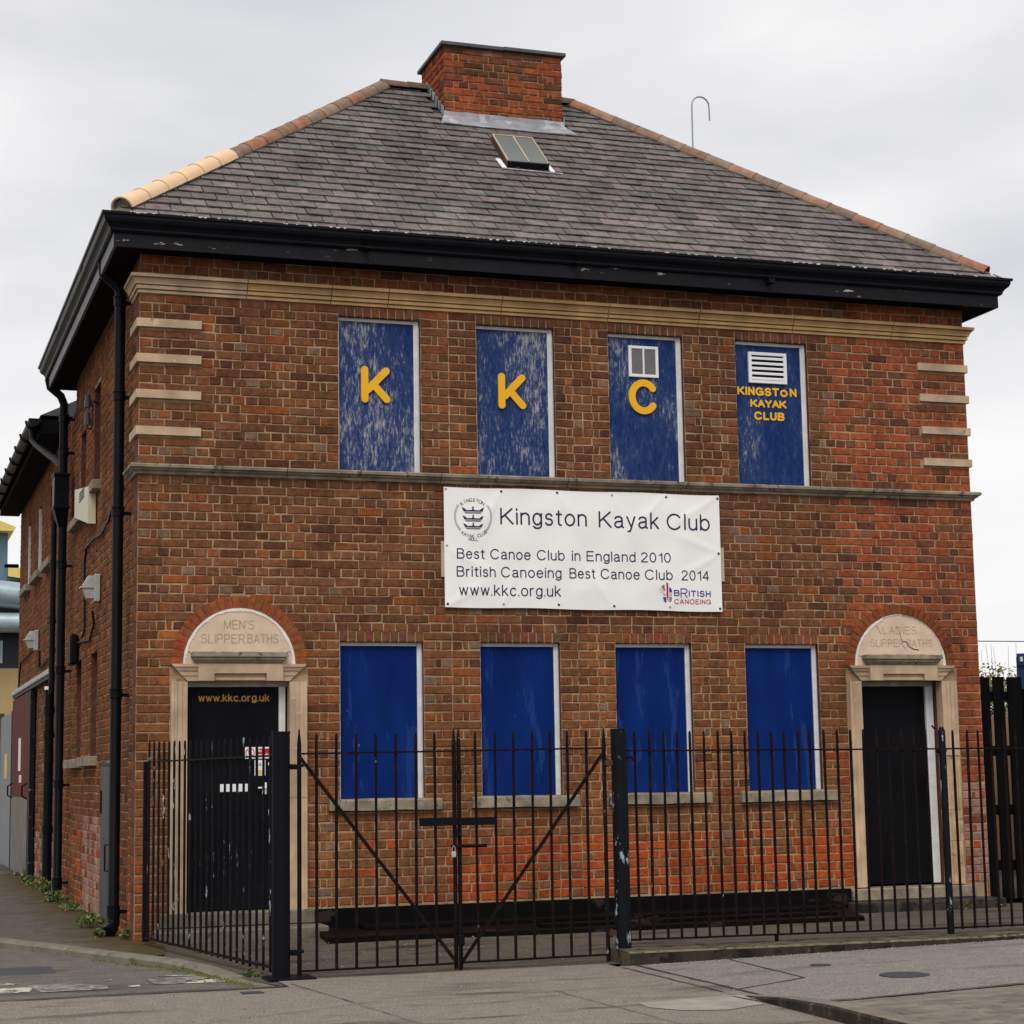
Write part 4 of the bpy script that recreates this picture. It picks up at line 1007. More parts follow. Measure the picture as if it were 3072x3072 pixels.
p2 = pipe('downpipe', [(-.26, 6.06, 6.02), (-.24, 6.06, 5.92), (-.12, 6.06, 5.82), (-.08, 6.06, 5.72), (-.08, 6.06, .10), (-.12, 6.0, .03)], .050, [5.55, 5.15, 3.82, 2.6, 1.3, .2], bath)
m = MB()
m.box(-.19, -.02, 5.93, 6.20, 4.50, 4.86); m.box(-.20, -.01, 5.90, 6.22, 4.861, 4.885); m.box(-.20, -.01, 5.90, 6.22, 4.475, 4.499)
m.add([(-.19, 5.93, 4.474), (-.02, 5.93, 4.474), (-.02, 6.20, 4.474), (-.19, 6.20, 4.474), (-.13, 6.01, 4.27), (-.03, 6.01, 4.27), (-.03, 6.11, 4.27), (-.13, 6.11, 4.27)], [(0, 1, 5, 4), (1, 2, 6, 5), (2, 3, 7, 6), (3, 0, 4, 7)])
put('hopper', m, 'pipe_black', p2)
m = MB(); m.tube([(-.08, 6.06, .18), (-.08, 6.06, .10), (-.11, 6.0, .05), (-.17, 5.9, .02)], .058, 12); put('pipe_shoe', m, 'pipe_black', p2, smooth=True)
# small metal cupboard door in the side wall
m = MB(); m.box(.0, .03, 1.74, 2.56, -.02, 1.46, ch=.004); cb = put('cupboard_door', m, 'cabinet', bath)
m = MB(); m.box(.005, .06, 1.70, 2.60, 1.461, 1.50); put('frame', m, 'black_paint', cb)
m = MB(); m.tube([(-.004, 1.83, .50), (-.035, 1.83, .50), (-.035, 1.83, .74), (-.004, 1.83, .74)], .008, 6); put('handle', m, 'iron', cb)
m = MB(); m.box(-.012, -.0005, 2.44, 2.50, 1.02, 1.24); put('hinge', m, 'iron', cb)

# insulator bracket, lamps, vent, cables (each a thing of its own)
ins = thing('insulator_bracket', (.04, 3.6, 5.27), 'rusty bracket with two dark insulators high on the side wall', 'bracket')
m = MB(); m.tube([(.04, 3.62, 5.27), (-.03, 3.35, 5.25), (-.12, 3.0, 5.16)], .012, 6); m.tube([(-.12, 3.0, 5.10), (-.10, 2.95, 5.06), (-.07, 3.0, 5.10), (-.05, 3.2, 5.22)], .009, 6)
m.tube([(-.06, 3.2, 5.22), (-.06, 3.15, 5.0), (-.08, 3.1, 4.90), (-.12, 3.05, 4.90), (-.125, 3.05, 4.95)], .009, 6); put('bracket', m, 'bracket_rust', ins)
for z in (5.17, 4.985):
    m = MB(); m.tube([(-.125, 3.0, z - .06), (-.125, 3.0, z + .01), (-.125, 3.0, z + .015), (-.125, 3.0, z + .07)], [.036, .036, .030, .028], 10); put('insulator', m, 'insulator', ins, smooth=True)
vb = thing('vent_box', (.04, 5.0, 4.05), 'cream boxed vent cover with slots below the upper side sill', 'vent')
m = MB(); m.prism([(3.56, 3.99), (4.98, 4.24), (4.98, 4.55), (3.56, 4.38)], -.05, .029, axis='x'); put('cover', m, 'cream_plastic', vb)
m = MB()
for k in range(4): m.box(-.0545, -.0505, 3.95, 4.45, 4.33 + k * .03, 4.34 + k * .03)
put('slot', m, 'dark_gap', vb)
def lamp(y, z, label):
    t = thing('flood_lamp', (.03, y, z - .2), label, 'lamp', 'flood lamps on the side walls')
    m = MB(); m.box(-.03, .03, y - .10, y + .10, z - .14, z + .14, ch=.008); put('back_box', m, 'lamp_body', t)
    def wedge(z0, z1, d0, d1, w_, mat_, nm):
        m = MB(); vs = [(-.031, y - w_, z0), (-.031, y + w_, z0), (d0, y + w_ * .9, z0), (d0, y - w_ * .9, z0), (-.031, y - w_, z1), (-.031, y + w_, z1), (d1, y + w_ * .9, z1), (d1, y - w_ * .9, z1)]
        m.add(vs, [(0, 1, 2, 3), (4, 5, 6, 7), (0, 1, 5, 4), (1, 2, 6, 5), (2, 3, 7, 6), (3, 0, 4, 7)]); put(nm, m, mat_, t)
    wedge(z + .018, z + .125, -.145, -.085, .085, 'lamp_body', 'hood'); wedge(z + .0, z + .016, -.165, -.160, .092, 'lamp_body', 'rim'); wedge(z - .105, z - .002, -.10, -.135, .078, 'lamp_glass', 'glass')
    return t
lamp(3.15, 3.27, 'grey wall lamp with glass bowl on the side wall near the front corner')
lamp(10.6, 3.27, 'grey wall lamp on the rear wing above the red door track')
cbx = thing('cable_run', (.02, 5.3, 2.9), 'black cable looping from the downpipe past the lamp to a junction box', 'cable')
m = MB(); m.tube([(.02, 1.2, 4.03), (.022, 1.9, 4.0), (.02, 2.3, 3.86), (.02, 2.9, 3.80), (.02, 3.6, 3.84), (.02, 4.35, 3.83), (.02, 4.5, 3.68), (.02, 4.46, 3.3), (.02, 4.42, 2.95), (.02, 4.7, 2.88)], .013, 6)
m.tube([(-.02, 3.3, 3.05), (.02, 3.5, 2.95), (.02, 3.9, 2.80), (.02, 4.7, 2.84), (.02, 5.3, 2.86)], .013, 6); put('cable', m, 'pipe_black', cbx)
m = MB(); m.box(-.06, .03, 5.15, 5.45, 2.62, 2.96, ch=.02); put('junction_box', m, 'pipe_black', cbx)

# ------------------------------------------------------------------ rear wing
wing = thing('rear_wing', (0, 5.9, 0), 'lower brick rear wing with small slit windows along the side street', 'building')
WH = 5.62
wholes = [(8.50, 9.08, 4.20, 5.21), (10.40, 10.93, 4.22, 5.17), (12.33, 12.80, 4.22, 5.16), (8.70, 9.33, 1.57, 2.60), (11.02, 14.3, -.05, 2.62)]
m = MB(); wall_grid(m, D + .01, 14.40, -.1, WH, wholes, TS1, .006); ww = put('wall', m, ['mortar', 'brick_jamb'], wing)
m = MB(); m.box(.3, 7.0, 14.1, 14.4, -.1, WH); m.box(6.75, 7.0, D + .05, 14.09, -.1, WH); put('wall', m, 'tan_wall', wing)
lay(D + .02, 14.39, WH, -.09, .0798, wholes, [], TS1, Vector((-1, 0, 0)), ww, 'side')
lay(.05, 6.9, WH, -.09, .0798, [], [], lambda u, z, o: (u, 14.4 + o, z), Vector((0, 1, 0)), ww, 'side')
for (a, b, c, d) in wholes[:3]: sidewin(a, b, c + .002, d, root=wing, frame=(a > 10))
sidewin(8.70, 9.33, 1.575, 2.60, root=wing, sill=False)
m = MB(); m.box(-.02, .1, 8.62, 9.0, 1.46, 1.569, ch=.005); put('sill', m, 'stone_grey', wing)
m = MB(); ax0, ax1, ay0, ay1 = -.28, 7.3, 6.95, 14.68
zr = WH + .13; m.add([(ax0, ay0, zr), (ax1, ay0, zr), (ax1, ay1, zr), (ax0, ay1, zr), (3.5, ay0 + 2.6, zr + 2.2), (3.5, ay1 - 2.6, zr + 2.2)], [(0, 1, 4), (1, 2, 5, 4), (2, 3, 5), (3, 0, 4, 5), (3, 2, 1, 0)])
wr = put('roof', m, 'slate_bed', wing)
m = MB(); m.box(-.25, .03, 6.97, 14.65, 5.54, 5.56); m.box(-.27, -.25, 6.97, 14.65, 5.54, 5.70); m.box(-.25, 7.0, 6.955, 6.97, 5.54, 5.70); put('fascia_board', m, 'soffit_black', wing)
m = MB()
gp = [(-.27 - .075 + .075 * math.cos(math.pi + t * math.pi / 8), 5.70 + .09 * math.sin(math.pi + t * math.pi / 8)) for t in range(9)]
gp = [(x, z) for x, z in gp]
n = len(gp); vs = [(x, 6.9, z) for x, z in gp] + [(x, 14.7, z) for x, z in gp]; m.add(vs, [(i, i + 1, n + i + 1, n + i) for i in range(n - 1)] + [tuple(range(n)), tuple(range(n, 2 * n))[::-1]])
g2 = put('gutter', m, 'black_gutter', wing, smooth=True)
for k in range(9):
    y = 7.1 + k * .93; m = MB(); m.tube([(-.27 - .085 + .085 * math.cos(math.pi + t * math.pi / 8), y, 5.702 + .10 * math.sin(math.pi + t * math.pi / 8)) for t in range(9)], .014, 6)
    put('gutter_clip', m, 'black_gutter', g2)
pipe('branch_pipe', [(-.34, 7.30, 5.66), (-.34, 7.28, 5.50), (-.30, 7.1, 5.40), (-.15, 6.4, 5.12), (-.09, 6.14, 5.0)], .042, [], wing)
o = pipe('downpipe', [(-.04, 7.62, 4.55), (-.04, 7.62, 4.0), (-.04, 7.62, 2.4)], .036, [4.0, 3.3], wing)
o = pipe('soil_pipe', [(-.05, 7.75, 2.46), (-.05, 7.75, 1.5), (-.05, 7.75, .0)], .058, [2.2, 1.9, .75], wing)
m = MB(); m.tube([(-.05, 7.75, 2.46), (-.05, 7.75, 2.50)], .062, 12); put('pipe_cap', m, 'white_plastic', o)
m = MB(); m.box(-.03, .03, 7.9, 14.42, 2.62, 2.66); tr = put('door_track', m, 'far_dark', wing)
for k in range(11):
    m = MB(); y = 8.0 + k * .59; m.box(-.06, .03, y, y + .46, 2.662, 2.735, ch=.01); put('track_block', m, 'galv', tr)
m = MB(); m.box(-.03, .02, 11.10, 14.42, 1.12, 2.60); rd = put('sliding_door', m, 'red_door', wing)
m = MB(); m.box(-.032, .02, 11.10, 14.42, .02, 1.119); put('kick_plate', m, 'kick_plate', rd)
m = MB(); m.box(-.045, .02, 10.75, 11.09, .0, 2.60); put('door_edge', m, 'black_paint', rd)
m = MB(); m.box(-.036, -.031, 12.6, 13.0, 1.50, 1.98); m.box(-.036, -.031, 12.4, 12.8, 1.33, 1.44); put('notice', m, 'white_plastic', rd)
for y in (11.3, 14.2):
    m = MB(); m.tube([(-.03, y, 1.10), (-.10, y, 1.14), (-.10, y, 1.28), (-.03, y, 1.32)], .012, 6); put('handle', m, 'iron', rd)
m = MB(); m.tube([(.02, 14.42, 4.72), (-.2, 14.42, 4.72)], .03, 8); put('overflow_pipe', m, 'pipe_black', wing)
c2_ = thing('lamp_cable', (.02, 11, 2.9), 'black cable running from the rear wing lamp to the downpipe', 'cable')
m = MB(); m.tube([(.02, 10.2, 3.1), (.02, 10.15, 2.86), (.02, 9.6, 2.88), (.02, 8.6, 2.93), (.02, 7.9, 2.98)], .014, 6); m.tube([(.02, 11.2, 3.2), (.02, 13.6, 3.15), (.02, 13.9, 2.9), (.02, 14.0, 2.7)], .014, 6); put('cable', m, 'pipe_black', c2_)

# ------------------------------------------------------------------ aerial pole behind the roof, wire
ap = thing('aerial_mast', (6.9, 3.4, 6.5), 'thin grey hooked pole standing up behind the right roof slope', 'pole')
import math as _m
pts = [(6.965, 3.6, 6.6), (6.972, 3.6, 9.05)] + [(7.086 - .112 * _m.cos(t * _m.pi / 10), 3.6, 9.22 + .112 * _m.sin(t * _m.pi / 10)) for t in range(11)] + [(7.200, 3.6, 9.05)]
m = MB(); m.tube(pts, .0105, 8); put('pole', m, 'pole_metal', ap, smooth=True)
wi = MB(); wi.tube([(10, 10, 3.30), (18, 10, 3.31)], .008, 5); tag(put('overhead_wire', wi, 'pipe_black'), 'thin dark wire crossing the sky right of the building', 'wire')

flush_bricks(300)

# ------------------------------------------------------------------ banner
bn = thing('club_banner', (4.12, -.03, 2.83), 'white vinyl club banner with navy lettering fixed across the brick front', 'banner')
m = MB(); NXb, NZb = 150, 64
def bsurf(u, v):
    x = 2.750 + u * 2.738; z = 2.835 + v * 1.098 - .004 * math.sin(u * math.pi * 5) * (1 if v in (0, 1) else 0) + u * (v - .5) * .014 - .006 * u
    e = min(u, 1 - u, v, 1 - v); a = min(1, e * 6)
    y = -.030 - a * (.006 + .0035 * math.sin(u * 15 + v * 5) * math.sin(v * 4 + 1) + .0022 * math.sin(u * 31 - v * 11))
    cr_ = 0
    for (ux, vx, dx_, dz_) in ((.2, 1, -.10, -.5), (.4, 1, .13, -.55), (.6, 1, .12, -.6), (.8, 1, -.2, -.5), (1, 1, -.3, -.45), (0, .5, .22, -.3), (1, .5, -.25, .22), (.2, 0, .07, .45), (.6, 0, -.12, .4), (.8, 0, .1, .35), (0, 0, .2, .3), (1, .5, -.22, -.3)):
        px, pz = (u - ux) * 2.74, (v - vx) * 1.1; L2 = math.hypot(dx_ * 2.74, dz_ * 1.1); tx, tz = dx_ * 2.74 / L2, dz_ * 1.1 / L2
        al = px * tx + pz * tz; ac = -px * tz + pz * tx
        if 0 < al < L2: cr_ += math.exp(-(ac / (.020 + .05 * al / L2)) ** 2) * math.sin(math.pi * min(1, al / L2 * 1.1 + .08)) 
    y -= .0055 * cr_
    return (x, y, z)
vs = [bsurf(i / NXb, j / NZb) for j in range(NZb + 1) for i in range(NXb + 1)]
m.add(vs, [(j * (NXb + 1) + i, j * (NXb + 1) + i + 1, (j + 1) * (NXb + 1) + i + 1, (j + 1) * (NXb + 1) + i) for j in range(NZb) for i in range(NXb)])
m.box(2.751, 5.487, -.028, -.020, 2.838, 3.930); put('sheet', m, 'pvc_white', bn, smooth=True)
YB = 0.0
def bz(x, z):
    u = min(1, max(0, (x - 2.750) / 2.738)); v = min(1, max(0, (z - 2.835) / 1.098)); return bsurf(u, v)[1] - .0022
class PR(MB):
    def mesh(s, *a, **k):
        s.v = [(x, bz(x, z) + y, z) for x, y, z in s.v]; return MB.mesh(s, *a, **k)
m = PR()
for t, a, b in (('Kingston', 3.285, 4.130), ('Kayak', 4.249, 4.858), ('Club', 4.937, 5.383)): sword(m, t, a, b, 3.600 - (a - 3.285) * .006, .156, YB, .0165)
for t, a, b in (('Best', 2.865, 3.131), ('Canoe', 3.183, 3.573), ('Club', 3.633, 3.904), ('in', 3.976, 4.061), ('England', 4.122, 4.612), ('2010', 4.667, 4.967)): sword(m, t, a, b, 3.277, .096, YB, .0108)
for t, a, b in (('British', 2.862, 3.232), ('Canoeing', 3.284, 3.870), ('Best', 3.949, 4.203), ('Canoe', 4.257, 4.651), ('Club', 4.701, 4.982), ('2014', 5.072, 5.360)): sword(m, t, a, b, 3.113, .097, YB, .0108)
sword(m, 'www.kkc.org.uk', 2.882, 3.862, 2.942, .104, YB, .0112); put('lettering', m, 'ink', bn)
def arc_text(m, txt, xc, zc, r_, a0, a1, h, top_, y):
    n = len(txt)
    for i, ch in enumerate(txt):
        if ch == ' ': continue
        vs, fs = text_mesh(ch, .0); x0_, x1_ = min(v[0] for v in vs), max(v[0] for v in vs); t = R(a0 + (a1 - a0) * i / (n - 1)); s_ = h / CAPH
        rot = t - math.pi / 2 if top_ else t + math.pi / 2
        out = []
        for v in vs:
            lx, lz = (v[0] - (x0_ + x1_) / 2) * s_, v[1] * s_ - h / 2
            out.append((xc + r_ * math.cos(t) + lx * math.cos(rot) - lz * math.sin(rot), y, zc + r_ * math.sin(t) + lx * math.sin(rot) + lz * math.cos(rot)))
        m.add(out, fs)
m = PR(); XC, ZC = 3.024, 3.664
arc_text(m, 'KINGSTON', XC, ZC - .015, .170, 128, 55, .031, True, YB); arc_text(m, 'KAYAK CLUB', XC, ZC + .0, .180, 237, 311, .030, False, YB)
sword(m, 'HULL', 2.980, 3.066, 3.442, .030, YB, .0042)
for (zc_, hw) in ((3.712, .107), (3.638, .100), (3.568, .094)):
    s_ = hw / .107
    half = [(0, .048), (.006, .042), (.014, .040), (.006, .036), (.005, .026), (.012, .016), (.025, .012), (.038, .016), (.045, .011), (.062, .013), (.080, .028), (.107, .040), (.090, 0)]
    pl = [(XC + a * s_, zc_ + b * s_) for a, b in half] + [(XC - a * s_, zc_ + b * s_) for a, b in half[::-1] if a > 0]
    m.prism(pl, YB, YB + .001)
    for q in (.006, .014): m.box(XC - (.088 - q) * s_, XC + (.088 - q) * s_, YB, YB + .001, zc_ - q - .004, zc_ - q)
put('crest', m, 'ink', bn)
m = PR()
for s_ in (0, 1):
    m = PR()
    for r_ in (.165, .172, .179):
        a0, a1 = (142, 226) if s_ == 0 else (-46, 38)
        stroke(m, [(XC + r_ * math.cos(R(a0 + (a1 - a0) * k / 16)), ZC + r_ * math.sin(R(a0 + (a1 - a0) * k / 16)) * 1.02) for k in range(17)], .0030, YB, YB + .001, caps=False)
    put('crest_ring', m, 'ink_grey', bn)
m = PR(); sword(m, 'B', 4.992, 5.048, 2.963, .060, YB, .011); sword(m, 'R', 5.056, 5.130, 2.948, .090, YB, .010); sword(m, 'ITISH', 5.142, 5.370, 2.959, .060, YB, .011, .32); 
def blob(xc, zc_, r_, a0, a1): m.prism([(xc, zc_)] + [(xc + r_[0] * math.cos(R(a0 + (a1 - a0) * k / 8)), zc_ + r_[1] * math.sin(R(a0 + (a1 - a0) * k / 8))) for k in range(9)], YB, YB + .001)
blob(4.944, 2.998, (.030, .048), 0, 90); blob(4.912, 2.955, (.030, .055), 180, 270); put('logo_blue', m, 'logo_blue', bn)
m = PR(); sword(m, 'CANOEING', 4.992, 5.370, 2.889, .048, YB, .0072, .30); m.prism([(4.915, 3.096), (4.935, 3.082), (4.935, 2.955), (4.938, 2.905), (4.928, 2.950), (4.920, 2.905), (4.918, 2.955)], YB, YB + .001)
put('logo_red', m, 'logo_red', bn)
m = PR(); m.box(4.880, 4.914, YB, YB + .001, 2.968, 2.990); m.box(4.942, 4.972, YB, YB + .001, 2.968, 2.990)
for k in range(3): stroke(m, [(4.842, 3.045 - k * .022), (4.895, 3.012 - k * .010)], .004, YB, YB + .001, caps=False)
put('logo_pink', m, 'logo_pink', bn)
m = PR(); m.prism([(4.862, 3.050), (4.895, 3.075), (4.905, 3.005)], YB, YB + .001); put('logo_grey', m, 'mesh_grey', bn); m = PR(); m.prism([(4.944, 2.960), (4.972, 2.955), (4.966, 2.915), (4.944, 2.905)], YB, YB + .001); put('logo_grey', m, 'mesh_grey', bn)
for i, (x, z) in enumerate([(2.769, 3.912), (3.299, 3.906), (3.846, 3.910), (4.392, 3.904), (4.94, 3.902), (5.470, 3.903), (2.774, 3.394), (5.465, 3.375), (2.775, 2.863), (3.305, 2.868), (3.841, 2.868), (4.388, 2.862), (4.95, 2.861), (5.465, 2.850)]):
    m = MB(); m.tube([(x, -.028, z), (x, bsurf((x - 2.75) / 2.738, (z - 2.835) / 1.098)[1] - .003, z)], [.014, .0115], 12); put('eyelet', m, 'eyelet' if i % 3 else 'eyelet_zinc', bn, smooth=False)
for x in (2.722, 5.483):
    m = MB(); m.box(x, x + .045, -.019, -.0045, 3.11, 3.435, ch=.002); put('batten', m, 'timber_pale', bn)

# ------------------------------------------------------------------ ironwork
FY = -3.6
def bar_mesh(h, r_=.0105, tip=.02, name='bar'):
    m = MB(); m.tube([(0, 0, 0), (0, 0, h - .10), (0, 0, h - .02), (0, 0, h)], [r_, r_, r_ * .9, r_ * .55], 6); return m
def bars(parent, xs, zb, zt, y=FY, mat_='iron', r_=.0105):
    me = bar_mesh(zt - zb, r_).mesh('bar', mat_, True)
    for x in xs:
        o = inst('bar', me, (x + rng.uniform(-.003, .003), y, zb), parent); o.rotation_euler = (rng.uniform(-.004, .004), rng.uniform(-.0065, .0065), rng.uniform(0, 3))
def rail(parent, x0, x1, z0, z1, y=FY, h=.012, dp=.036, mat_='iron', name='rail'):
    m = MB(); n = 12; 
    for i in range(n):
        a, b = i / n, (i + 1) / n; za, zb_ = z0 + (z1 - z0) * a, z0 + (z1 - z0) * b; xa, xb = x0 + (x1 - x0) * a, x0 + (x1 - x0) * b
        v = [(xa, y - dp / 2, za), (xb, y - dp / 2, zb_), (xb, y + dp / 2, zb_), (xa, y + dp / 2, za), (xa, y - dp / 2, za + h), (xb, y - dp / 2, zb_ + h), (xb, y + dp / 2, zb_ + h), (xa, y + dp / 2, za + h)]
        fs = [(0, 3, 2, 1), (4, 5, 6, 7), (0, 1, 5, 4), (2, 3, 7, 6)]
        if i == 0: fs.append((3, 0, 4, 7))
        if i == n - 1: fs.append((1, 2, 6, 5))
        m.add(v, fs)
    return put(name, m, mat_, parent)
gl_ = thing('iron_gate', (1.19, FY, 0), 'left leaf of the black bar gate with brace falling to the centre', 'gate', 'gate leaves')
gr_ = thing('iron_gate', (2.32, FY, 0), 'right leaf of the black bar gate with brace rising to the scabby post', 'gate', 'gate leaves')
bars(gl_, [.757, .896, 1.038, 1.178, 1.322, 1.462, 1.606], .045, 1.628)
bars(gr_, [1.907, 2.045, 2.179, 2.317, 2.457, 2.592, 2.729], .045, 1.630)
for p_, xs_ in ((gl_, (.640, 1.742)), (gr_, (1.776, 2.868))):
    for i, x in enumerate(xs_):
        m = MB(); m.tube([(x, FY, .005), (x, FY, 1.55), (x, FY, 1.66)], [.0155, .0155, .004], 8); put('stile', m, 'iron_flaky' if x > 2.8 else 'iron', p_, smooth=True)
rail(gl_, .64, 1.742, 1.486, 1.492); rail(gr_, 1.776, 2.868, 1.492, 1.500); rail(gl_, .64, 1.742, .034, .036); rail(gr_, 1.776, 2.868, .040, .046)
for p_, a, b in ((gl_, (.640, 1.470), (1.738, .052)), (gr_, (2.866, 1.485), (1.780, .052))):
    m = MB(); d = Vector((b[0] - a[0], 0, b[1] - a[1])).normalized(); nn = Vector((-d.z, 0, d.x)) * .012
    A, B = Vector((a[0], FY - .022, a[1])), Vector((b[0], FY - .022, b[1]))
    vs = [A + nn, A - nn, B - nn, B + nn]; vs += [v + Vector((0, .008, 0)) for v in vs]
    m.add([v[:] for v in vs], [(0, 1, 2, 3), (7, 6, 5, 4), (0, 4, 5, 1), (1, 5, 6, 2), (2, 6, 7, 3), (3, 7, 4, 0)]); put('brace', m, 'iron', p_)
m = MB(); m.box(1.478, 1.757, FY - .034, FY - .028, .984, 1.040, ch=.001); put('lock_plate', m, 'iron_clean', gl_)
m = MB(); m.box(1.761, 2.034, FY - .034, FY - .028, .982, 1.036, ch=.001); put('lock_plate', m, 'iron_clean', gr_)
m = MB(); m.box(1.705, 1.968, FY - .030, FY - .020, .828, .852, ch=.001); m.tube([(1.80, FY - .036, .842), (1.94, FY - .036, .842)], .006, 6); put('bolt', m, 'iron', gr_)
m = MB(); m.box(1.745, 1.785, FY - .04, FY - .015, 1.30, 1.37); put('latch', m, 'iron_clean', gl_); m = MB(); m.box(1.742, 1.782, FY - .035, FY - .018, .91, .96); put('latch', m, 'iron_clean', gl_)
m = MB(); m.tube([(1.762, FY - .03, .0), (1.762, FY - .03, .42)], .010, 8); m.box(1.745, 1.792, FY - .045, FY - .02, .165, .235, ch=.006); put('drop_bolt', m, 'iron_clean', gl_)
pk = thing('padlock', (1.722, FY - .03, .765), 'small worn padlock hanging from the gate bolt', 'padlock')
m = MB(); m.box(1.706, 1.738, FY - .045, FY - .028, .765, .805, ch=.004); put('body', m, 'galv', pk)
m = MB(); m.tube([(1.711, FY - .036, .80), (1.711, FY - .036, .83), (1.722, FY - .036, .845), (1.733, FY - .036, .83), (1.733, FY - .036, .80)], .004, 6); put('shackle', m, 'pole_metal', pk)
# posts
p1 = thing('gate_post', (.513, FY, 0), 'plain black round gate post on a square base plate', 'post', 'gate posts')
m = MB(); m.tube([(.513, FY, .0), (.513, FY, 1.632)], .062, 20); m.box(.49, .536, FY - .064, FY - .058, .02, 1.6) if False else None; put('shaft', m, 'iron_clean', p1, smooth=True)
m = MB(); m.tube([(.513, FY, 1.6325), (.513, FY, 1.645)], [.066, .064], 20); put('cap', m, 'iron_clean', p1)
m = MB(); m.box(.40, .72, FY - .17, FY + .10, -.004, .010); put('base_plate', m, 'iron_clean', p1)
for z in (1.405, .165):
    m = MB(); m.box(.572, .628, FY - .018, FY + .018, z - .018, z + .018); m.tube([(.600, FY - .03, z), (.600, FY + .03, z)], .012, 8); m.tube([(.62, FY, z), (.665, FY - .02, z + .01)], .011, 8); put('hinge', m, 'iron_clean', p1)
p2_ = thing('gate_post', (2.985, FY, .09), 'scabby black gate post with flaking paint at the end of the kerb', 'post', 'gate posts')
m = MB(); m.tube([(2.985, FY, .03), (2.985, FY, 1.632)], .058, 20); put('shaft', m, 'iron_post', p2_, smooth=True)
m = MB(); m.tube([(2.985, FY, 1.6325), (2.985, FY, 1.643)], [.061, .059], 20); put('cap', m, 'iron_clean', p2_)
for z in (1.40, .20):
    m = MB(); m.box(2.872, 2.93, FY - .016, FY + .016, z - .018, z + .018); m.tube([(2.895, FY, z - .03), (2.895, FY, z + .03)], .012, 8); put('hinge', m, 'bracket_rust', p2_); m = MB(); m.tube([(3.03, FY - .02, z + .03), (3.075, FY - .02, z + .04), (3.08, FY - .02, z + .01)], .010, 6); put('hook', m, 'iron', p2_)
p3 = thing('railing_post', (5.637, FY - .01, .03), 'slim flaking iron post in the railing before the ladies door', 'post')
m = MB(); m.tube([(5.637, FY - .012, .03), (5.637, FY - .012, 1.60), (5.637, FY - .012, 1.635)], [.027, .027, .015], 12); put('shaft', m, 'iron_flaky', p3, smooth=True)
m = MB(); m.tube([(5.60, FY + .02, 1.62), (5.59, FY + .05, 1.645)], .008, 6); m.tube([(5.60, FY, 1.455), (5.67, FY, 1.455)], .02, 8); put('stay', m, 'iron', p3)
rr_ = thing('iron_railing', (4.3, FY, .1), 'long black bar railing between the scabby post and the slim post', 'railing')
bars(rr_, [3.115 + .1087 * i for i in range(23)], .135, 1.622); rail(rr_, 3.05, 5.61, 1.478, 1.462); rail(rr_, 3.05, 5.61, .140, .118)
m = MB(); m.box(4.18, 4.20, FY - .012, FY + .012, .04, .13); put('foot', m, 'iron', rr_)
r2_ = thing('iron_railing', (7, FY, .1), 'black bar railing running right from the slim post past the ladies door', 'railing')
bars(r2_, [5.637 + .1087 * i for i in range(1, 24)], .112, 1.610); rail(r2_, 5.66, 8.2, 1.462, 1.458); rail(r2_, 5.66, 8.2, .118, .114)
lr = thing('iron_railing', (.25, -2, 0), 'short flaking bar railing from the house corner to the plain gate post', 'railing')
me = bar_mesh(1.59).mesh('bar', 'iron_flaky', True)
A, B = Vector((.045, -.42, 0)), Vector((.49, -3.50, 0))
for i in range(22):
    t = (i + .4) / 22; p = A.lerp(B, t); o = inst('bar', me, (p.x, p.y, .035 + .03 * (1 - t) - .01), lr); o.rotation_euler = (0, 0, rng.random())
m = MB()
for za, zb_ in ((1.475, 1.478), (.045, .055)):
    d = (B - A).normalized(); nn = Vector((d.y, -d.x, 0)) * .018; a, b = A + Vector((0, 0, za)), B + Vector((0, 0, zb_))
    vs = [a + nn, a - nn, b - nn, b + nn]; vs += [v + Vector((0, 0, .012)) for v in vs]
    mm = MB(); mm.add([v[:] for v in vs], [(0, 3, 2, 1), (4, 5, 6, 7), (0, 1, 5, 4), (1, 2, 6, 5), (2, 3, 7, 6), (3, 0, 4, 7)]); put('rail', mm, 'iron', lr)
m = MB(); m.box(.02, .075, -.40, -.36, .02, 1.485); put('wall_post', m, 'iron', lr)

# ------------------------------------------------------------------ ground
G = MB(); G.add([(-400, -300, -.16), (400, -300, -.16), (400, 600, -.16), (-400, 600, -.16)], [(0, 1, 2, 3)]); struct('ground', G, 'ground_earth')
kb = [(-6.0, 13.2), (-3.3, 6.6), (-1.02, .99), (-.75, .33), (-.5, -.28), (-.27, -.89), (-.06, -1.38), (.11, -1.84), (.245, -2.46), (.30, -3.0), (.345, -3.5), (.42, -3.97)]
def kerb_off(pts, d):
    out = []
    for i, p in enumerate(pts):
        a, b = Vector(pts[max(0, i - 1)]), Vector(pts[min(len(pts) - 1, i + 1)]); t = (b - a).normalized(); out.append((p[0] + t.y * d, p[1] - t.x * d))
    return out
ko = kerb_off(kb, .13); 
kz = [.0] * 8 + [-.002, -.004, -.008, -.012]
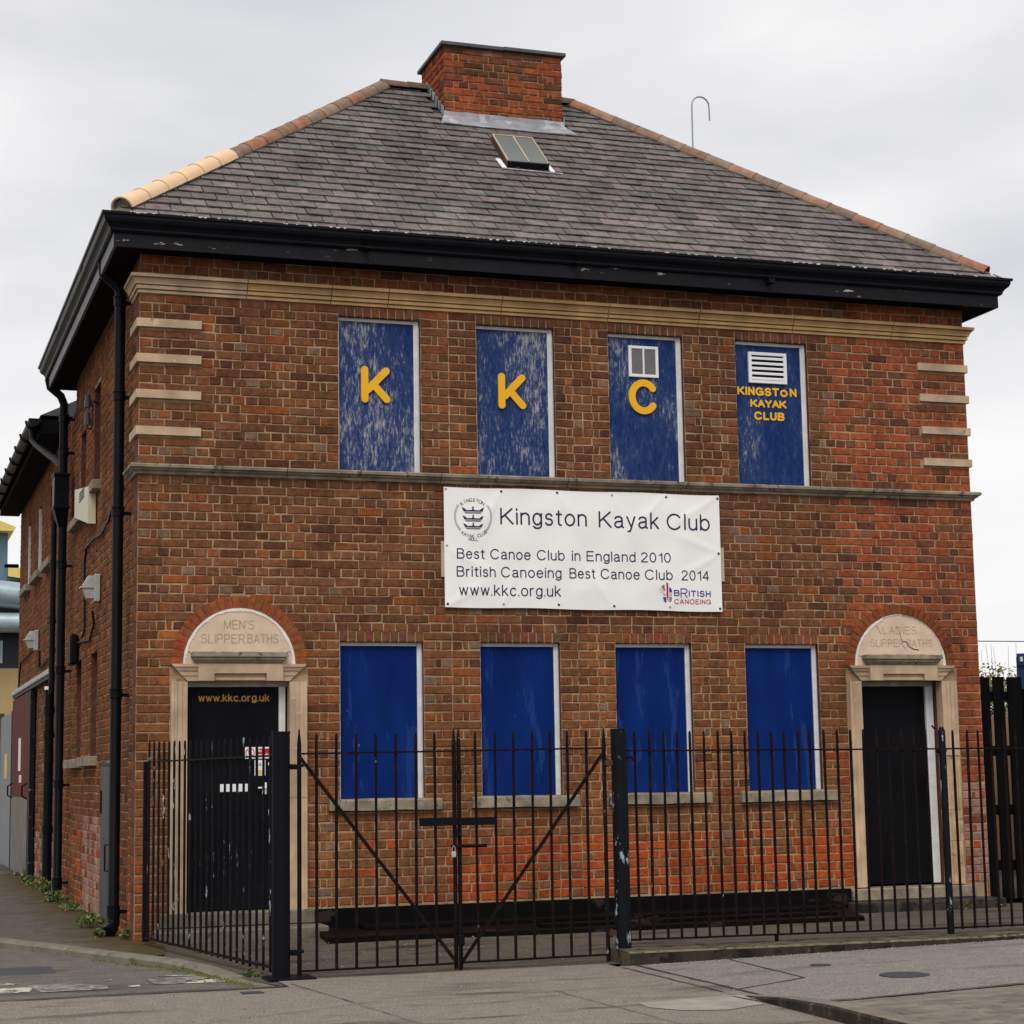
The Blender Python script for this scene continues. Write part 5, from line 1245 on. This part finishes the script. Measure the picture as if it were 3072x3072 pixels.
# footpath
m = MB(); pl = [(.5, 13.2)] + kb[:9] + [(.30, -2.46), (.5, -2.46)]
top_ = [(.2, 13.2)] + [p for p in kb[:7]] + [(.06, -1.38), (.2, -.35), (.2, 0)]
m.add([(x, y, -.006) for x, y in top_], [tuple(range(len(top_)))]); struct('footpath', m, 'footpath')
m = MB()
for i in range(len(kb) - 1):
    a, b, c, d = kb[i], kb[i + 1], ko[i + 1], ko[i]; n_ = max(1, int((Vector(b) - Vector(a)).length / .9))
    z0, z1 = kz[i], kz[i + 1]
    q = .03
    ai, bi = Vector(d) * .78 + Vector(a) * .22, Vector(c) * .78 + Vector(b) * .22
    m2 = MB()
    vs = [(a[0], a[1], z0), (b[0], b[1], z1), (bi.x, bi.y, z1), (ai.x, ai.y, z0), (c[0], c[1], z1 - .022), (d[0], d[1], z0 - .022), (c[0] , c[1], -.14), (d[0], d[1], -.14), (a[0], a[1], -.14), (b[0], b[1], -.14)]
    m2.add(vs, [(0, 1, 2, 3), (3, 2, 4, 5), (5, 4, 6, 7), (0, 3, 5, 7, 8), (1, 9, 6, 4, 2)])
    k_ = struct('kerb', m2, 'kerb_stone', smooth=False)
# side road, falling gently away from the joint
zroad = lambda y: -.0035 - .062 * min(1, max(0, (y + 4.12) / 2.6))
def kerb_x(y):
    for (xa, ya), (xb, yb) in zip(ko[:-1], ko[1:]):
        if yb <= y <= ya: return xa + (xb - xa) * (ya - y) / (ya - yb)
    return ko[-1][0] if y < ko[-1][1] else ko[0][0]
m = MB(); ys = [-4.12 + .12 * i for i in range(26)] + [0, .6, 1.5, 3, 6, 9, 13]
for a, b in zip(ys[:-1], ys[1:]):
    m.add([(-14, a, zroad(a)), (kerb_x(a) + .05, a, zroad(a)), (kerb_x(b) + .05, b, zroad(b)), (-14, b, zroad(b))], [(0, 1, 2, 3)])
m.add([(-14, 13, zroad(13)), (-.6, 13, zroad(13)), (-.6, 80, zroad(13)), (-14, 80, zroad(13))], [(0, 1, 2, 3)])
struct('side_road', m, 'asphalt')
# main pavement in front of the gate
m = MB(); m.add([(-12, -30, 0), (2.80, -30, 0), (2.80, -3.95, 0), (2.80, -3.72, 0), (.46, -3.72, 0), (.46, -4.12, 0), (-12, -4.12, 0)], [(0, 1, 2, 3, 4, 5, 6)]); struct('pavement', m, 'pavement')
# forecourt
m = MB(); m.add([(.07, .3, -.02), (9.0, .3, -.02), (14, .3, .02), (14, -3.78, .06), (6, -3.78, .04), (2.86, -3.74, -.002), (.42, -4.0, -.005), (.30, -3.5, -.006), (.25, -3.0, -.008), (.20, -2.46, -.012), (.07, -1.84, -.015), (-.05, -1.38, -.02), (-.02, -.35, -.02), (.07, -.2, -.02)], [tuple(range(14))]); o = struct('forecourt', m, 'forecourt')
bm = bmesh.new(); bm.from_mesh(o.data); bmesh.ops.triangulate(bm, faces=bm.faces); bm.to_mesh(o.data); bm.free()
# kerb under the railings, in lengths
kx = [2.90, 3.85, 4.78, 5.70, 6.62, 7.55, 8.6, 10.5, 14]
gz = lambda x: .0 if x < 3 else .016 * (x - 3)
for a, b in zip(kx[:-1], kx[1:]):
    m = MB(); ta, tb = max(.092 - .004 * (a - 2.9), gz(a) + .03), max(.092 - .004 * (b - 2.9), gz(b) + .03)
    ya, yb = -3.90, -3.90
    a2, b2 = a + .003, b - .003
    m.add([(a2, -3.93, -.14), (b2, -3.93, -.14), (b2, -3.93, tb - .010), (a2, -3.93, ta - .010), (b2, -3.895, tb), (a2, -3.895, ta), (b2, -3.50, tb), (a2, -3.50, ta), (a2, -3.50, -.14), (b2, -3.50, -.14)],
          [(0, 1, 2, 3), (3, 2, 4, 5), (5, 4, 6, 7), (7, 6, 9, 8), (0, 3, 5, 7, 8), (1, 9, 6, 4, 2)])
    m.m[:2] = [1, 2]; struct('kerb', m, ['kerb_mossy', 'kerb_face', 'kerb_edge'])
# grey slab pavement to the right, with ramped level
m = MB(); nx = 16; xs_ = [2.93 + (16 - 2.93) * i / nx for i in range(nx + 1)]
for i in range(nx):
    a, b = xs_[i], xs_[i + 1]; m.add([(a, -6.44 + .14 * (a - 2.9) * .6, gz(a) + .002), (b, -6.44 + .14 * (b - 2.9) * .6, gz(b) + .002), (b, -3.94, gz(b) + .002), (a, -3.94, gz(a) + .002)], [(0, 1, 2, 3)])
struct('pavement', m, 'pavement_grey')
m = MB(); m.add([(2.80, -6.50, .0015), (2.93, -6.50, .0015), (2.93, -3.94, .0015), (2.80, -3.95, .0015)], [(0, 1, 2, 3)]); struct('pavement_edging', m, 'pavement')
# joints and cracks in the paving
def joint(pts, wd, z=None, name='pavement_joint'):
    m = MB()
    for i in range(len(pts) - 1):
        a, b = Vector(pts[i]), Vector(pts[i + 1]); L_ = (b - a).length; n_ = max(1, int(L_ / .12)); prev = None
        t = (b - a).normalized(); nn = Vector((-t.y, t.x))
        for k in range(n_ + 1):
            p = a.lerp(b, k / n_) + nn * rng.uniform(-.006, .006); h = wd * rng.uniform(.35, 1) / 2; zz = (z if z is not None else gz(p.x)) + .0035 + .002
            cur = [(p.x + nn.x * h, p.y + nn.y * h, zz), (p.x - nn.x * h, p.y - nn.y * h, zz)]
            if prev: m.add([prev[0], prev[1], cur[1], cur[0]], [(0, 1, 2, 3)])
            prev = cur
    o = put(name, m, 'concrete_joint'); o['kind'] = 'structure'
joint([(-3, -4.135), (.45, -4.13)], .06); joint([(2.935, -3.96), (2.935, -6.42)], .035); joint([(3.64, -3.95), (3.56, -5.27), (2.95, -5.6)], .03)
joint([(.50, -3.98), (.62, -5.2)], .014); joint([(.60, -5.25), (2.7, -5.15)], .012); joint([(-1.2, -6.2), (.62, -5.3)], .010); joint([(.62, -5.32), (.75, -6.6)], .010)
joint([(2.80, -4.05), (2.80, -5.7)], .014); joint([(2.94, -6.42), (4.6, -6.28), (6.8, -6.02)], .022); joint([(1.9, -5.15), (2.0, -7.5)], .008)
# pale patch in the pavement, stains
def patch(pl, mat_, name='pavement_patch', z=.0035):
    m = MB(); m.add([(x, y, z + (gz(x))) for x, y in pl], [tuple(range(len(pl)))]); o = put(name, m, mat_); o['kind'] = 'structure'; return o
simple('pale_patch', (0.28, 0.25, 0.215), 0.95, 0.25, 6, 0.4, 60)
simple('stain_dark', (0.085, 0.074, 0.066), 0.9, 0.3, 8, 0.4, 60)
patch([(2.12, -5.98), (2.74, -5.86), (2.76, -6.34), (2.46, -6.50), (2.22, -6.42), (2.1, -6.2)], 'pale_patch')
patch([(2.745 + .0, -5.9), (2.93, -5.95), (2.96, -6.47), (2.82, -6.42)], 'pale_patch', z=.006)
def disc(xc, yc, rx, ry, mat_, name, label, cat, z, group=None, sq=False):
    m = MB(); n = 28; pl = [(xc + rx * math.cos(2 * math.pi * i / n), yc + ry * math.sin(2 * math.pi * i / n)) for i in range(n)]
    if sq: pl = sq
    m.prism(pl, z - .003, z + .004, axis='z'); o = put(name, m, mat_); tag(o, label, cat, group)
disc(4.15, -5.50, .16, .16, 'iron_cover', 'manhole_cover', 'round dark cover set in the grey pavement at right', 'manhole cover', gz(4.15) + .003)
disc(3.98, -4.68, .07, .07, 'iron_cover', 'stop_tap_cover', 'tiny round dark cap between kerb and round cover', 'cover', gz(4) + .003)
disc(0, 0, 0, 0, 'iron_cover', 'inspection_cover', 'small rectangular metal lid in the pavement by the plain gate post', 'cover', .003, sq=[(.095, -4.44), (.235, -4.44), (.225, -4.34), (.10, -4.34)])
disc(0, 0, 0, 0, 'iron_cover', 'inspection_cover', 'large dark rectangular lid in the side road at the left edge', 'cover', -.060, sq=[(-1.55, -2.08), (-.79, -2.12), (-.805, -1.31), (-1.55, -1.28)])
# worn white marks on the side road
simple('road_paint_faded', (0.26, 0.245, 0.215), 0.9, 0.2, 20, 0.4, 50, spots=[((0.11, 0.098, 0.088), 0.47, 16), ((.55, .53, .46), .64, 12)])
def paint(pl, mt='road_paint'):
    zf = lambda x, y: zroad(y) - .008
    m = MB(); m.add([(x, y, zf(x, y) + .012) for x, y in pl], [tuple(range(len(pl)))]); o = put('road_marking', m, mt); o['kind'] = 'structure'
paint([(-1.7, -2.60), (-1.13, -2.70), (-1.13, -2.84), (-1.7, -2.86)]); paint([(-1.7, -3.12), (-1.12, -3.10), (-1.07, -3.2), (-1.12, -3.52), (-1.7, -3.56)])
paint([(-.90, -3.05), (-.74, -3.1), (-.72, -3.3), (-.85, -3.28)]) if False else None
paint([(-.18, -2.66), (.06, -2.72), (.07, -2.80), (-.17, -2.76)]); paint([(-.12, -3.45), (-.02, -3.25), (.20, -3.14), (.25, -3.22), (.24, -3.42), (.1, -3.5)])
paint([(-.30, -2.95), (.08, -2.88), (.16, -3.1), (-.05, -3.22), (-.12, -3.45), (-.30, -3.4)], 'road_paint_faded'); paint([(-1.1, -3.0), (-.80, -3.0), (-.60, -3.3), (-.62, -3.6), (-1.05, -3.6)], 'road_paint_faded')
paint([(-.58, -2.80), (-.51, -2.82), (-.51, -2.90), (-.58, -2.88)]); paint([(-.48, -3.42), (-.40, -3.38), (-.40, -3.50), (-.47, -3.54)])
# block paving
pv = MB(); pv.add([(2.86, -30, -.02), (16, -30, -.02), (16, -5.6, .12), (2.94, -6.50, -.02)], [(0, 1, 2, 3)]); base = struct('block_paving', pv, 'concrete_joint')
PZ = lambda x, y: max(gz(x), 0) + .001 + .05 * max(0, min(1, (-6.45 - y) / .8)) * max(0, 1 - (x - 2.9) / 6)
pav = []
row = 0; y = -6.50
while y > -9.0:
    x = 2.92 + (.1 if row % 2 else 0)
    while x < 8.0:
        ly = y + .14 * (x - 2.9) * .6
        if x > 2.9: pav.append((x, ly)); 
        x += .2
    y -= .1; row += 1
pm = MB(); cnt = 0
sc = sorted(pav, key=lambda q: -proj_area([(q[0], q[1], .05), (q[0] + .2, q[1], .05), (q[0] + .2, q[1] - .1, .05), (q[0], q[1] - .1, .05)]))
for i, (x, y) in enumerate(sc):
    v_ = rng.uniform(.82, 1.18); c = (.168 * v_, .145 * v_, .118 * v_); z = rng.uniform(0, .003); g = .0035; ch = .006
    P = lambda a, b, h: (a, b, PZ(a, b) + h + z)
    dyl = .084 * .194
    vs = [P(x + g, y - .1 + g, -.04), P(x + .2 - g, y - .1 + g + dyl, -.04), P(x + .2 - g, y - g + dyl, -.04), P(x + g, y - g, -.04),
          P(x + g, y - .1 + g, -.003), P(x + .2 - g, y - .1 + g + dyl, -.003), P(x + .2 - g, y - g + dyl, -.003), P(x + g, y - g, -.003),
          P(x + g + ch, y - .1 + g + ch, .003), P(x + .2 - g - ch, y - .1 + g + ch + dyl, .003), P(x + .2 - g - ch, y - g - ch + dyl, .003), P(x + g + ch, y - g - ch, .003)]
    fs = [(0, 1, 5, 4), (1, 2, 6, 5), (2, 3, 7, 6), (3, 0, 4, 7), (4, 5, 9, 8), (5, 6, 10, 9), (6, 7, 11, 10), (7, 4, 8, 11), (8, 9, 10, 11)]
    if i < 300: mm = MB(); mm.add(vs, fs, 0, c); put('paver', mm, 'paver', base, origin=(x + .1, y - .05, PZ(x, y)))
    else: pm.add(vs, fs, 0, c)
put('paving', pm, 'paver', base, stuff=True)
# low kerb edging the block paving
for (ya, yb) in ((-5.95, -6.5), (-6.5, -7.05), (-7.05, -7.6), (-7.6, -8.5), (-8.5, -12)):
    za, zb_ = .07 * min(1, max(0, (-5.9 - ya) / .9)) + .004, .07 * min(1, max(0, (-5.9 - yb) / .9)) + .004; m = MB()
    xl = lambda y_: 2.80 - .03 * (-6 - y_) if y_ > -7.6 else 2.752
    ya2, yb2 = ya - .002, yb + .002
    m.add([(xl(ya), ya2, -.1), (xl(yb), yb2, -.1), (xl(yb), yb2, zb_ - .012), (xl(ya), ya2, za - .012), (xl(yb) + .015, yb2, zb_), (xl(ya) + .015, ya2, za), (2.915, yb2, zb_), (2.915, ya2, za), (2.915, ya2, -.1), (2.915, yb2, -.1)],
          [(0, 1, 2, 3), (3, 2, 4, 5), (5, 4, 6, 7), (7, 6, 9, 8), (0, 3, 5, 7, 8), (1, 9, 6, 4, 2)]); m.m[:2] = [1, 1]; struct('kerb', m, ['kerb_stone', 'kerb_face'])

# ------------------------------------------------------------------ black board fence on the right, yard behind
fn = thing('board_fence', (9.5, .15, 0), 'black upright board fence filling the gap right of the building', 'fence')
x = 8.315; i = 0
while x < 12.5:
    wd = .125 if i != 2 else .165
    m = MB(); m.chbox(x, x + wd, .10, .122, .035, 2.215 + rng.uniform(-.004, .004), .002); put('board', m, 'fence_black', fn); x += wd + .040; i += 1
for z in (2.02, 1.48, .9, .36):
    m = MB(); m.box(8.29, 12.6, .123, .17, z - .05, z + .05); put('cross_rail', m, 'fence_black', fn)
for x in (8.9, 10.6, 12.3):
    m = MB(); m.box(x, x + .09, .171, .26, -.05, 2.1); put('fence_post', m, 'fence_black', fn)
m = MB(); m.add([(8.2, .3, .02), (40, .3, .02), (40, 60, .02), (8.2, 60, .02)], [(0, 1, 2, 3)]); struct('yard', m, 'forecourt')
m = MB(); m.box(8.6, 20, 6.0, 6.2, 0, 2.0); tag(put('yard_wall', m, 'tan_wall'), 'tan brick wall glimpsed through gaps of the board fence', 'wall')
ct = thing('storage_container', (12.2, 3.9, 0), 'dark blue steel container showing over the fence at the right edge', 'container')
A0 = Vector((10.66, 3.0)); fd = Vector((.862, -.507)); sd2 = Vector((.60, .80))
m = MB(); B0 = A0 + fd * 2.44; m.prism([tuple(A0), tuple(B0), tuple(B0 + sd2 * 6), tuple(A0 + sd2 * 6)], .1, 2.60, axis='z'); put('body', m, 'steel_blue', ct)
for k in range(9):
    m = MB(); p = A0 + fd * (.22 + k * .24); q = p + fd * .12; o2 = Vector((-.507, -.862)) * .025
    m.prism([tuple(p), tuple(q), tuple(q + o2), tuple(p + o2)], .25, 2.45, axis='z'); put('corrugation', m, 'steel_blue', ct)
for k in (0, 1):
    p = A0 + fd * (2.34 * k) - Vector((.01, .03)); q = p + fd * .13; m = MB(); m.prism([tuple(p), tuple(q), tuple(q + sd2 * .16), tuple(p + sd2 * .16)], 2.50, 2.64, axis='z'); put('corner_casting', m, 'steel_blue', ct)
m = MB(); p = A0 + fd * .05 - Vector((.014, .036)); m.tube([(p.x, p.y, 2.545), (p.x, p.y, 2.60)], .018, 8); put('casting_hole', m, 'white_plastic', ct)
def bush(name, xc, yc, z0, w_, h, n, mats, label, cat, twigs=30, group=None):
    t = thing(name, (xc, yc, z0), label, cat, group); m = MB()
    for _ in range(n):
        a = rng.uniform(0, 6.28); r_ = math.sqrt(rng.random()) * w_; hh = z0 + h * rng.random() ** .6 * (1 - (.55 if name != 'shrub' else .12) * (r_ / w_) ** 2)
        c = Vector((xc + r_ * math.cos(a), yc + r_ * math.sin(a) * .6, hh)); s_ = rng.uniform(.5, 1.2) * mats[2]
        u = Vector((rng.uniform(-1, 1), rng.uniform(-1, 1), rng.uniform(-.5, 1))).normalized(); v = u.cross(Vector((rng.uniform(-1, 1), rng.uniform(-1, 1), rng.uniform(-1, 1)))).normalized()
        m.add([(c - u * s_)[:], (c + v * s_ * .45)[:], (c + u * s_)[:], (c - v * s_ * .45)[:]], [(0, 1, 2, 3)], 0 if rng.random() < .6 else 1)
    put('foliage', m, [mats[0], mats[1]], t, stuff=True)
    m = MB()
    for _ in range(twigs):
        a = rng.uniform(0, 6.28); r_ = rng.random() * w_ * .8; top = z0 + h * rng.uniform(.7, 1.12)
        m.tube([(xc + r_ * .3 * math.cos(a), yc, z0), (xc + r_ * .8 * math.cos(a), yc + r_ * .3 * math.sin(a), (z0 + top) / 2), (xc + r_ * math.cos(a), yc + r_ * .5 * math.sin(a), top)], [.012 * mats[2] / .06, .007 * mats[2] / .06, .003 * mats[2] / .06], 4)
    put('stem', m, 'twig' if mats[0] != 'leaf' else 'leaf', t, stuff=True)
bush('shrub', 13.75, 8.2, 0, 1.5, 2.86, 5200, ('dry_leaf', 'leaf_pale', .05), 'scrubby brown green shrub rising above the board fence', 'shrub', 26)
bush('shrub', 15.2, 9.5, 0, 1.4, 2.9, 1500, ('dry_leaf', 'leaf', .06), 'further shrub half hidden by the blue container', 'shrub', 40)
m = MB(); m.add([(9, 30, 0), (80, 30, 0), (80, 34, 3.0), (9, 34, 3.0)], [(0, 1, 2, 3)]); struct('hill', m, 'leaf_pale')
# weeds along the side wall
for (x, y, z_, w_, h, n, lab) in ((-.16, 1.75, 0, .13, .15, 190, 'leafy green weed clump by the cupboard door'), (-.22, .55, 0, .05, .08, 60, 'small weed tuft at the foot of the near downpipe'), (-.03, .22, 0, .05, .10, 60, 'weed sprig between near downpipe and house corner'),
                              (-.12, 7.3, 0, .14, .20, 110, 'weed clump behind the far downpipe'), (-.12, 5.6, 0, .14, .14, 110, 'weed tuft at the shoe of the far downpipe'), (-.1, 4.2, 0, .12, .09, 70, 'low weed against the whitened brickwork'),
                              (-.08, 9.6, 0, .14, .14, 80, 'weed clump beside the red door edge'), (-.05, 11.2, 0, .2, .14, 100, 'weed tuft at the red door threshold'), (.36, -3.35, -.01, .05, .05, 60, 'moss tuft in the kerb end by the gate post')):
    bush('weed', x, y, z_, w_, h, n, ('leaf', 'leaf_pale', .026), lab, 'weed', 10, 'weeds along the walls')
for (x, y, lab) in ((7.75, -.42, 'yellow green moss tuft at the ladies door step'), (8.15, -.30, 'small moss tuft at the right end of the step')):
    bush('weed', x, y, 0, .06, .06, 50, ('moss', 'leaf_pale', .02), lab, 'weed', 3, 'weeds along the walls')
m = MB()
for _ in range(260):
    t = rng.random(); i = rng.choice((8, 9, 10)) if rng.random() < .7 else rng.choice((5, 6, 7)); p = Vector(ko[i]).lerp(Vector(ko[i + 1] if i < 11 else ko[i]), t); p = p + Vector((-abs(rng.gauss(0, .05)) - .0, rng.gauss(0, .03)))
    s_ = rng.uniform(.006, .018); z = zroad(p.y) + .006
    m.add([(p.x - s_, p.y, z - .01), (p.x, p.y - s_, z - .01), (p.x + s_, p.y, z - .01), (p.x, p.y + s_, z - .01), (p.x, p.y, z + s_ * .7)], [(0, 1, 4), (1, 2, 4), (2, 3, 4), (3, 0, 4)])
tag(put('gutter_moss', m, 'moss', stuff=True), 'moss and grit lying along the curved kerb', 'moss')
m = MB()    # grit and leaf litter
for _ in range(2200):
    a = rng.random()
    if a < .45: x, y = rng.uniform(3, 6.3), -3.95 - abs(rng.gauss(0, .06)); z = gz(x) + .003
    elif a < .7: x, y = rng.uniform(.5, 6), rng.uniform(-3.4, -.5); z = .006
    else: x, y = rng.uniform(-1.4, 4.5), rng.uniform(-7.2, -4.1); z = gz(x) + .002
    s_ = rng.uniform(.002, .0065) * (1.6 if rng.random() < .05 else 1)
    m.add([(x - s_, y, z), (x, y - s_, z), (x + s_, y, z), (x, y + s_, z), (x, y, z + s_)], [(0, 1, 4), (1, 2, 4), (2, 3, 4), (3, 0, 4)], 0 if rng.random() < .6 else 1)
tag(put('grit', m, ['pale_patch', 'step_stone'], stuff=True), 'scattered grit and crumbs on the paving', 'grit')

# ------------------------------------------------------------------ far left: yard gate and modern building
gg = thing('yard_gate', (0, 17, 0), 'grey steel yard gate beyond the red sliding door', 'gate')
m = MB(); m.box(-.03, .03, 14.55, 17.3, .02, 2.42); put('panel', m, 'gate_grey', gg)
m = MB(); m.box(-.06, .03, 17.32, 20.5, .02, 2.46); put('panel', m, 'gate_grey', gg)
m = MB(); m.box(-.075, .03, 17.25, 17.31, .0, 2.5); m.box(-.04, .03, 14.5, 14.54, 0, 2.44); put('upright', m, 'cabinet', gg)
m = MB(); m.box(-.045, -.031, 15.5, 15.9, 1.4, 1.8); put('notice', m, 'sign_yellow', gg)
fb = thing('modern_building', (-1, 45, 0), 'distant modern block with yellow roof edges and blue glazing at the left edge', 'building')
m = MB(); m.box(-12, 6, 45, 60, -.1, 4.86); put('brick_base', m, 'far_brick', fb)
m = MB(); m.box(-12, 6, 45.02, 60, 4.861, 7.6); put('dark_storey', m, 'far_dark', fb)
m = MB(); m.box(-12, 1.82, 45.01, 58, 7.601, 9.1); put('glazing', m, 'far_blue', fb)
m = MB(); m.prism([(-12, 9.10), (1.95, 9.10), (2.02, 9.22), (1.5, 9.42), (-12, 9.75)], 44.4, 58, mi=0); put('roof_edge', m, 'far_yellow', fb)
m = MB(); m.prism([(1.83, 7.72), (3.8, 7.45), (3.8, 7.72), (1.83, 8.05)], 44.8, 58); put('roof_edge', m, 'far_yellow', fb)
m = MB(); m.prism([(1.83, 7.61), (6, 7.61), (6, 7.62), (1.83, 7.71)], 45, 58); put('parapet', m, 'far_blue', fb)
m = MB(); m.tube([(-6, 44.2, 7.1), (1.2, 44.2, 7.15), (2.6, 44.2, 7.0), (4.5, 44.2, 6.9)], .42, 16); put('duct', m, 'duct', fb, smooth=True)
m = MB(); m.tube([(-6, 44.2, 6.22), (4.5, 44.2, 6.22)], .31, 16); put('duct', m, 'duct', fb, smooth=True)
for k in range(5):
    m = MB(); m.box(-5 + k * 1.38, -4.1 + k * 1.38 + .3, 44.98, 45.018, 5.02, 5.72); put('window', m, 'duct', fb)
m = MB(); m.box(-40, -14, 48, 60, -.1, 7); tag(put('distant_block', m, 'tan_wall'), 'plain low block far down the side street, out of shot', 'building') if False else None
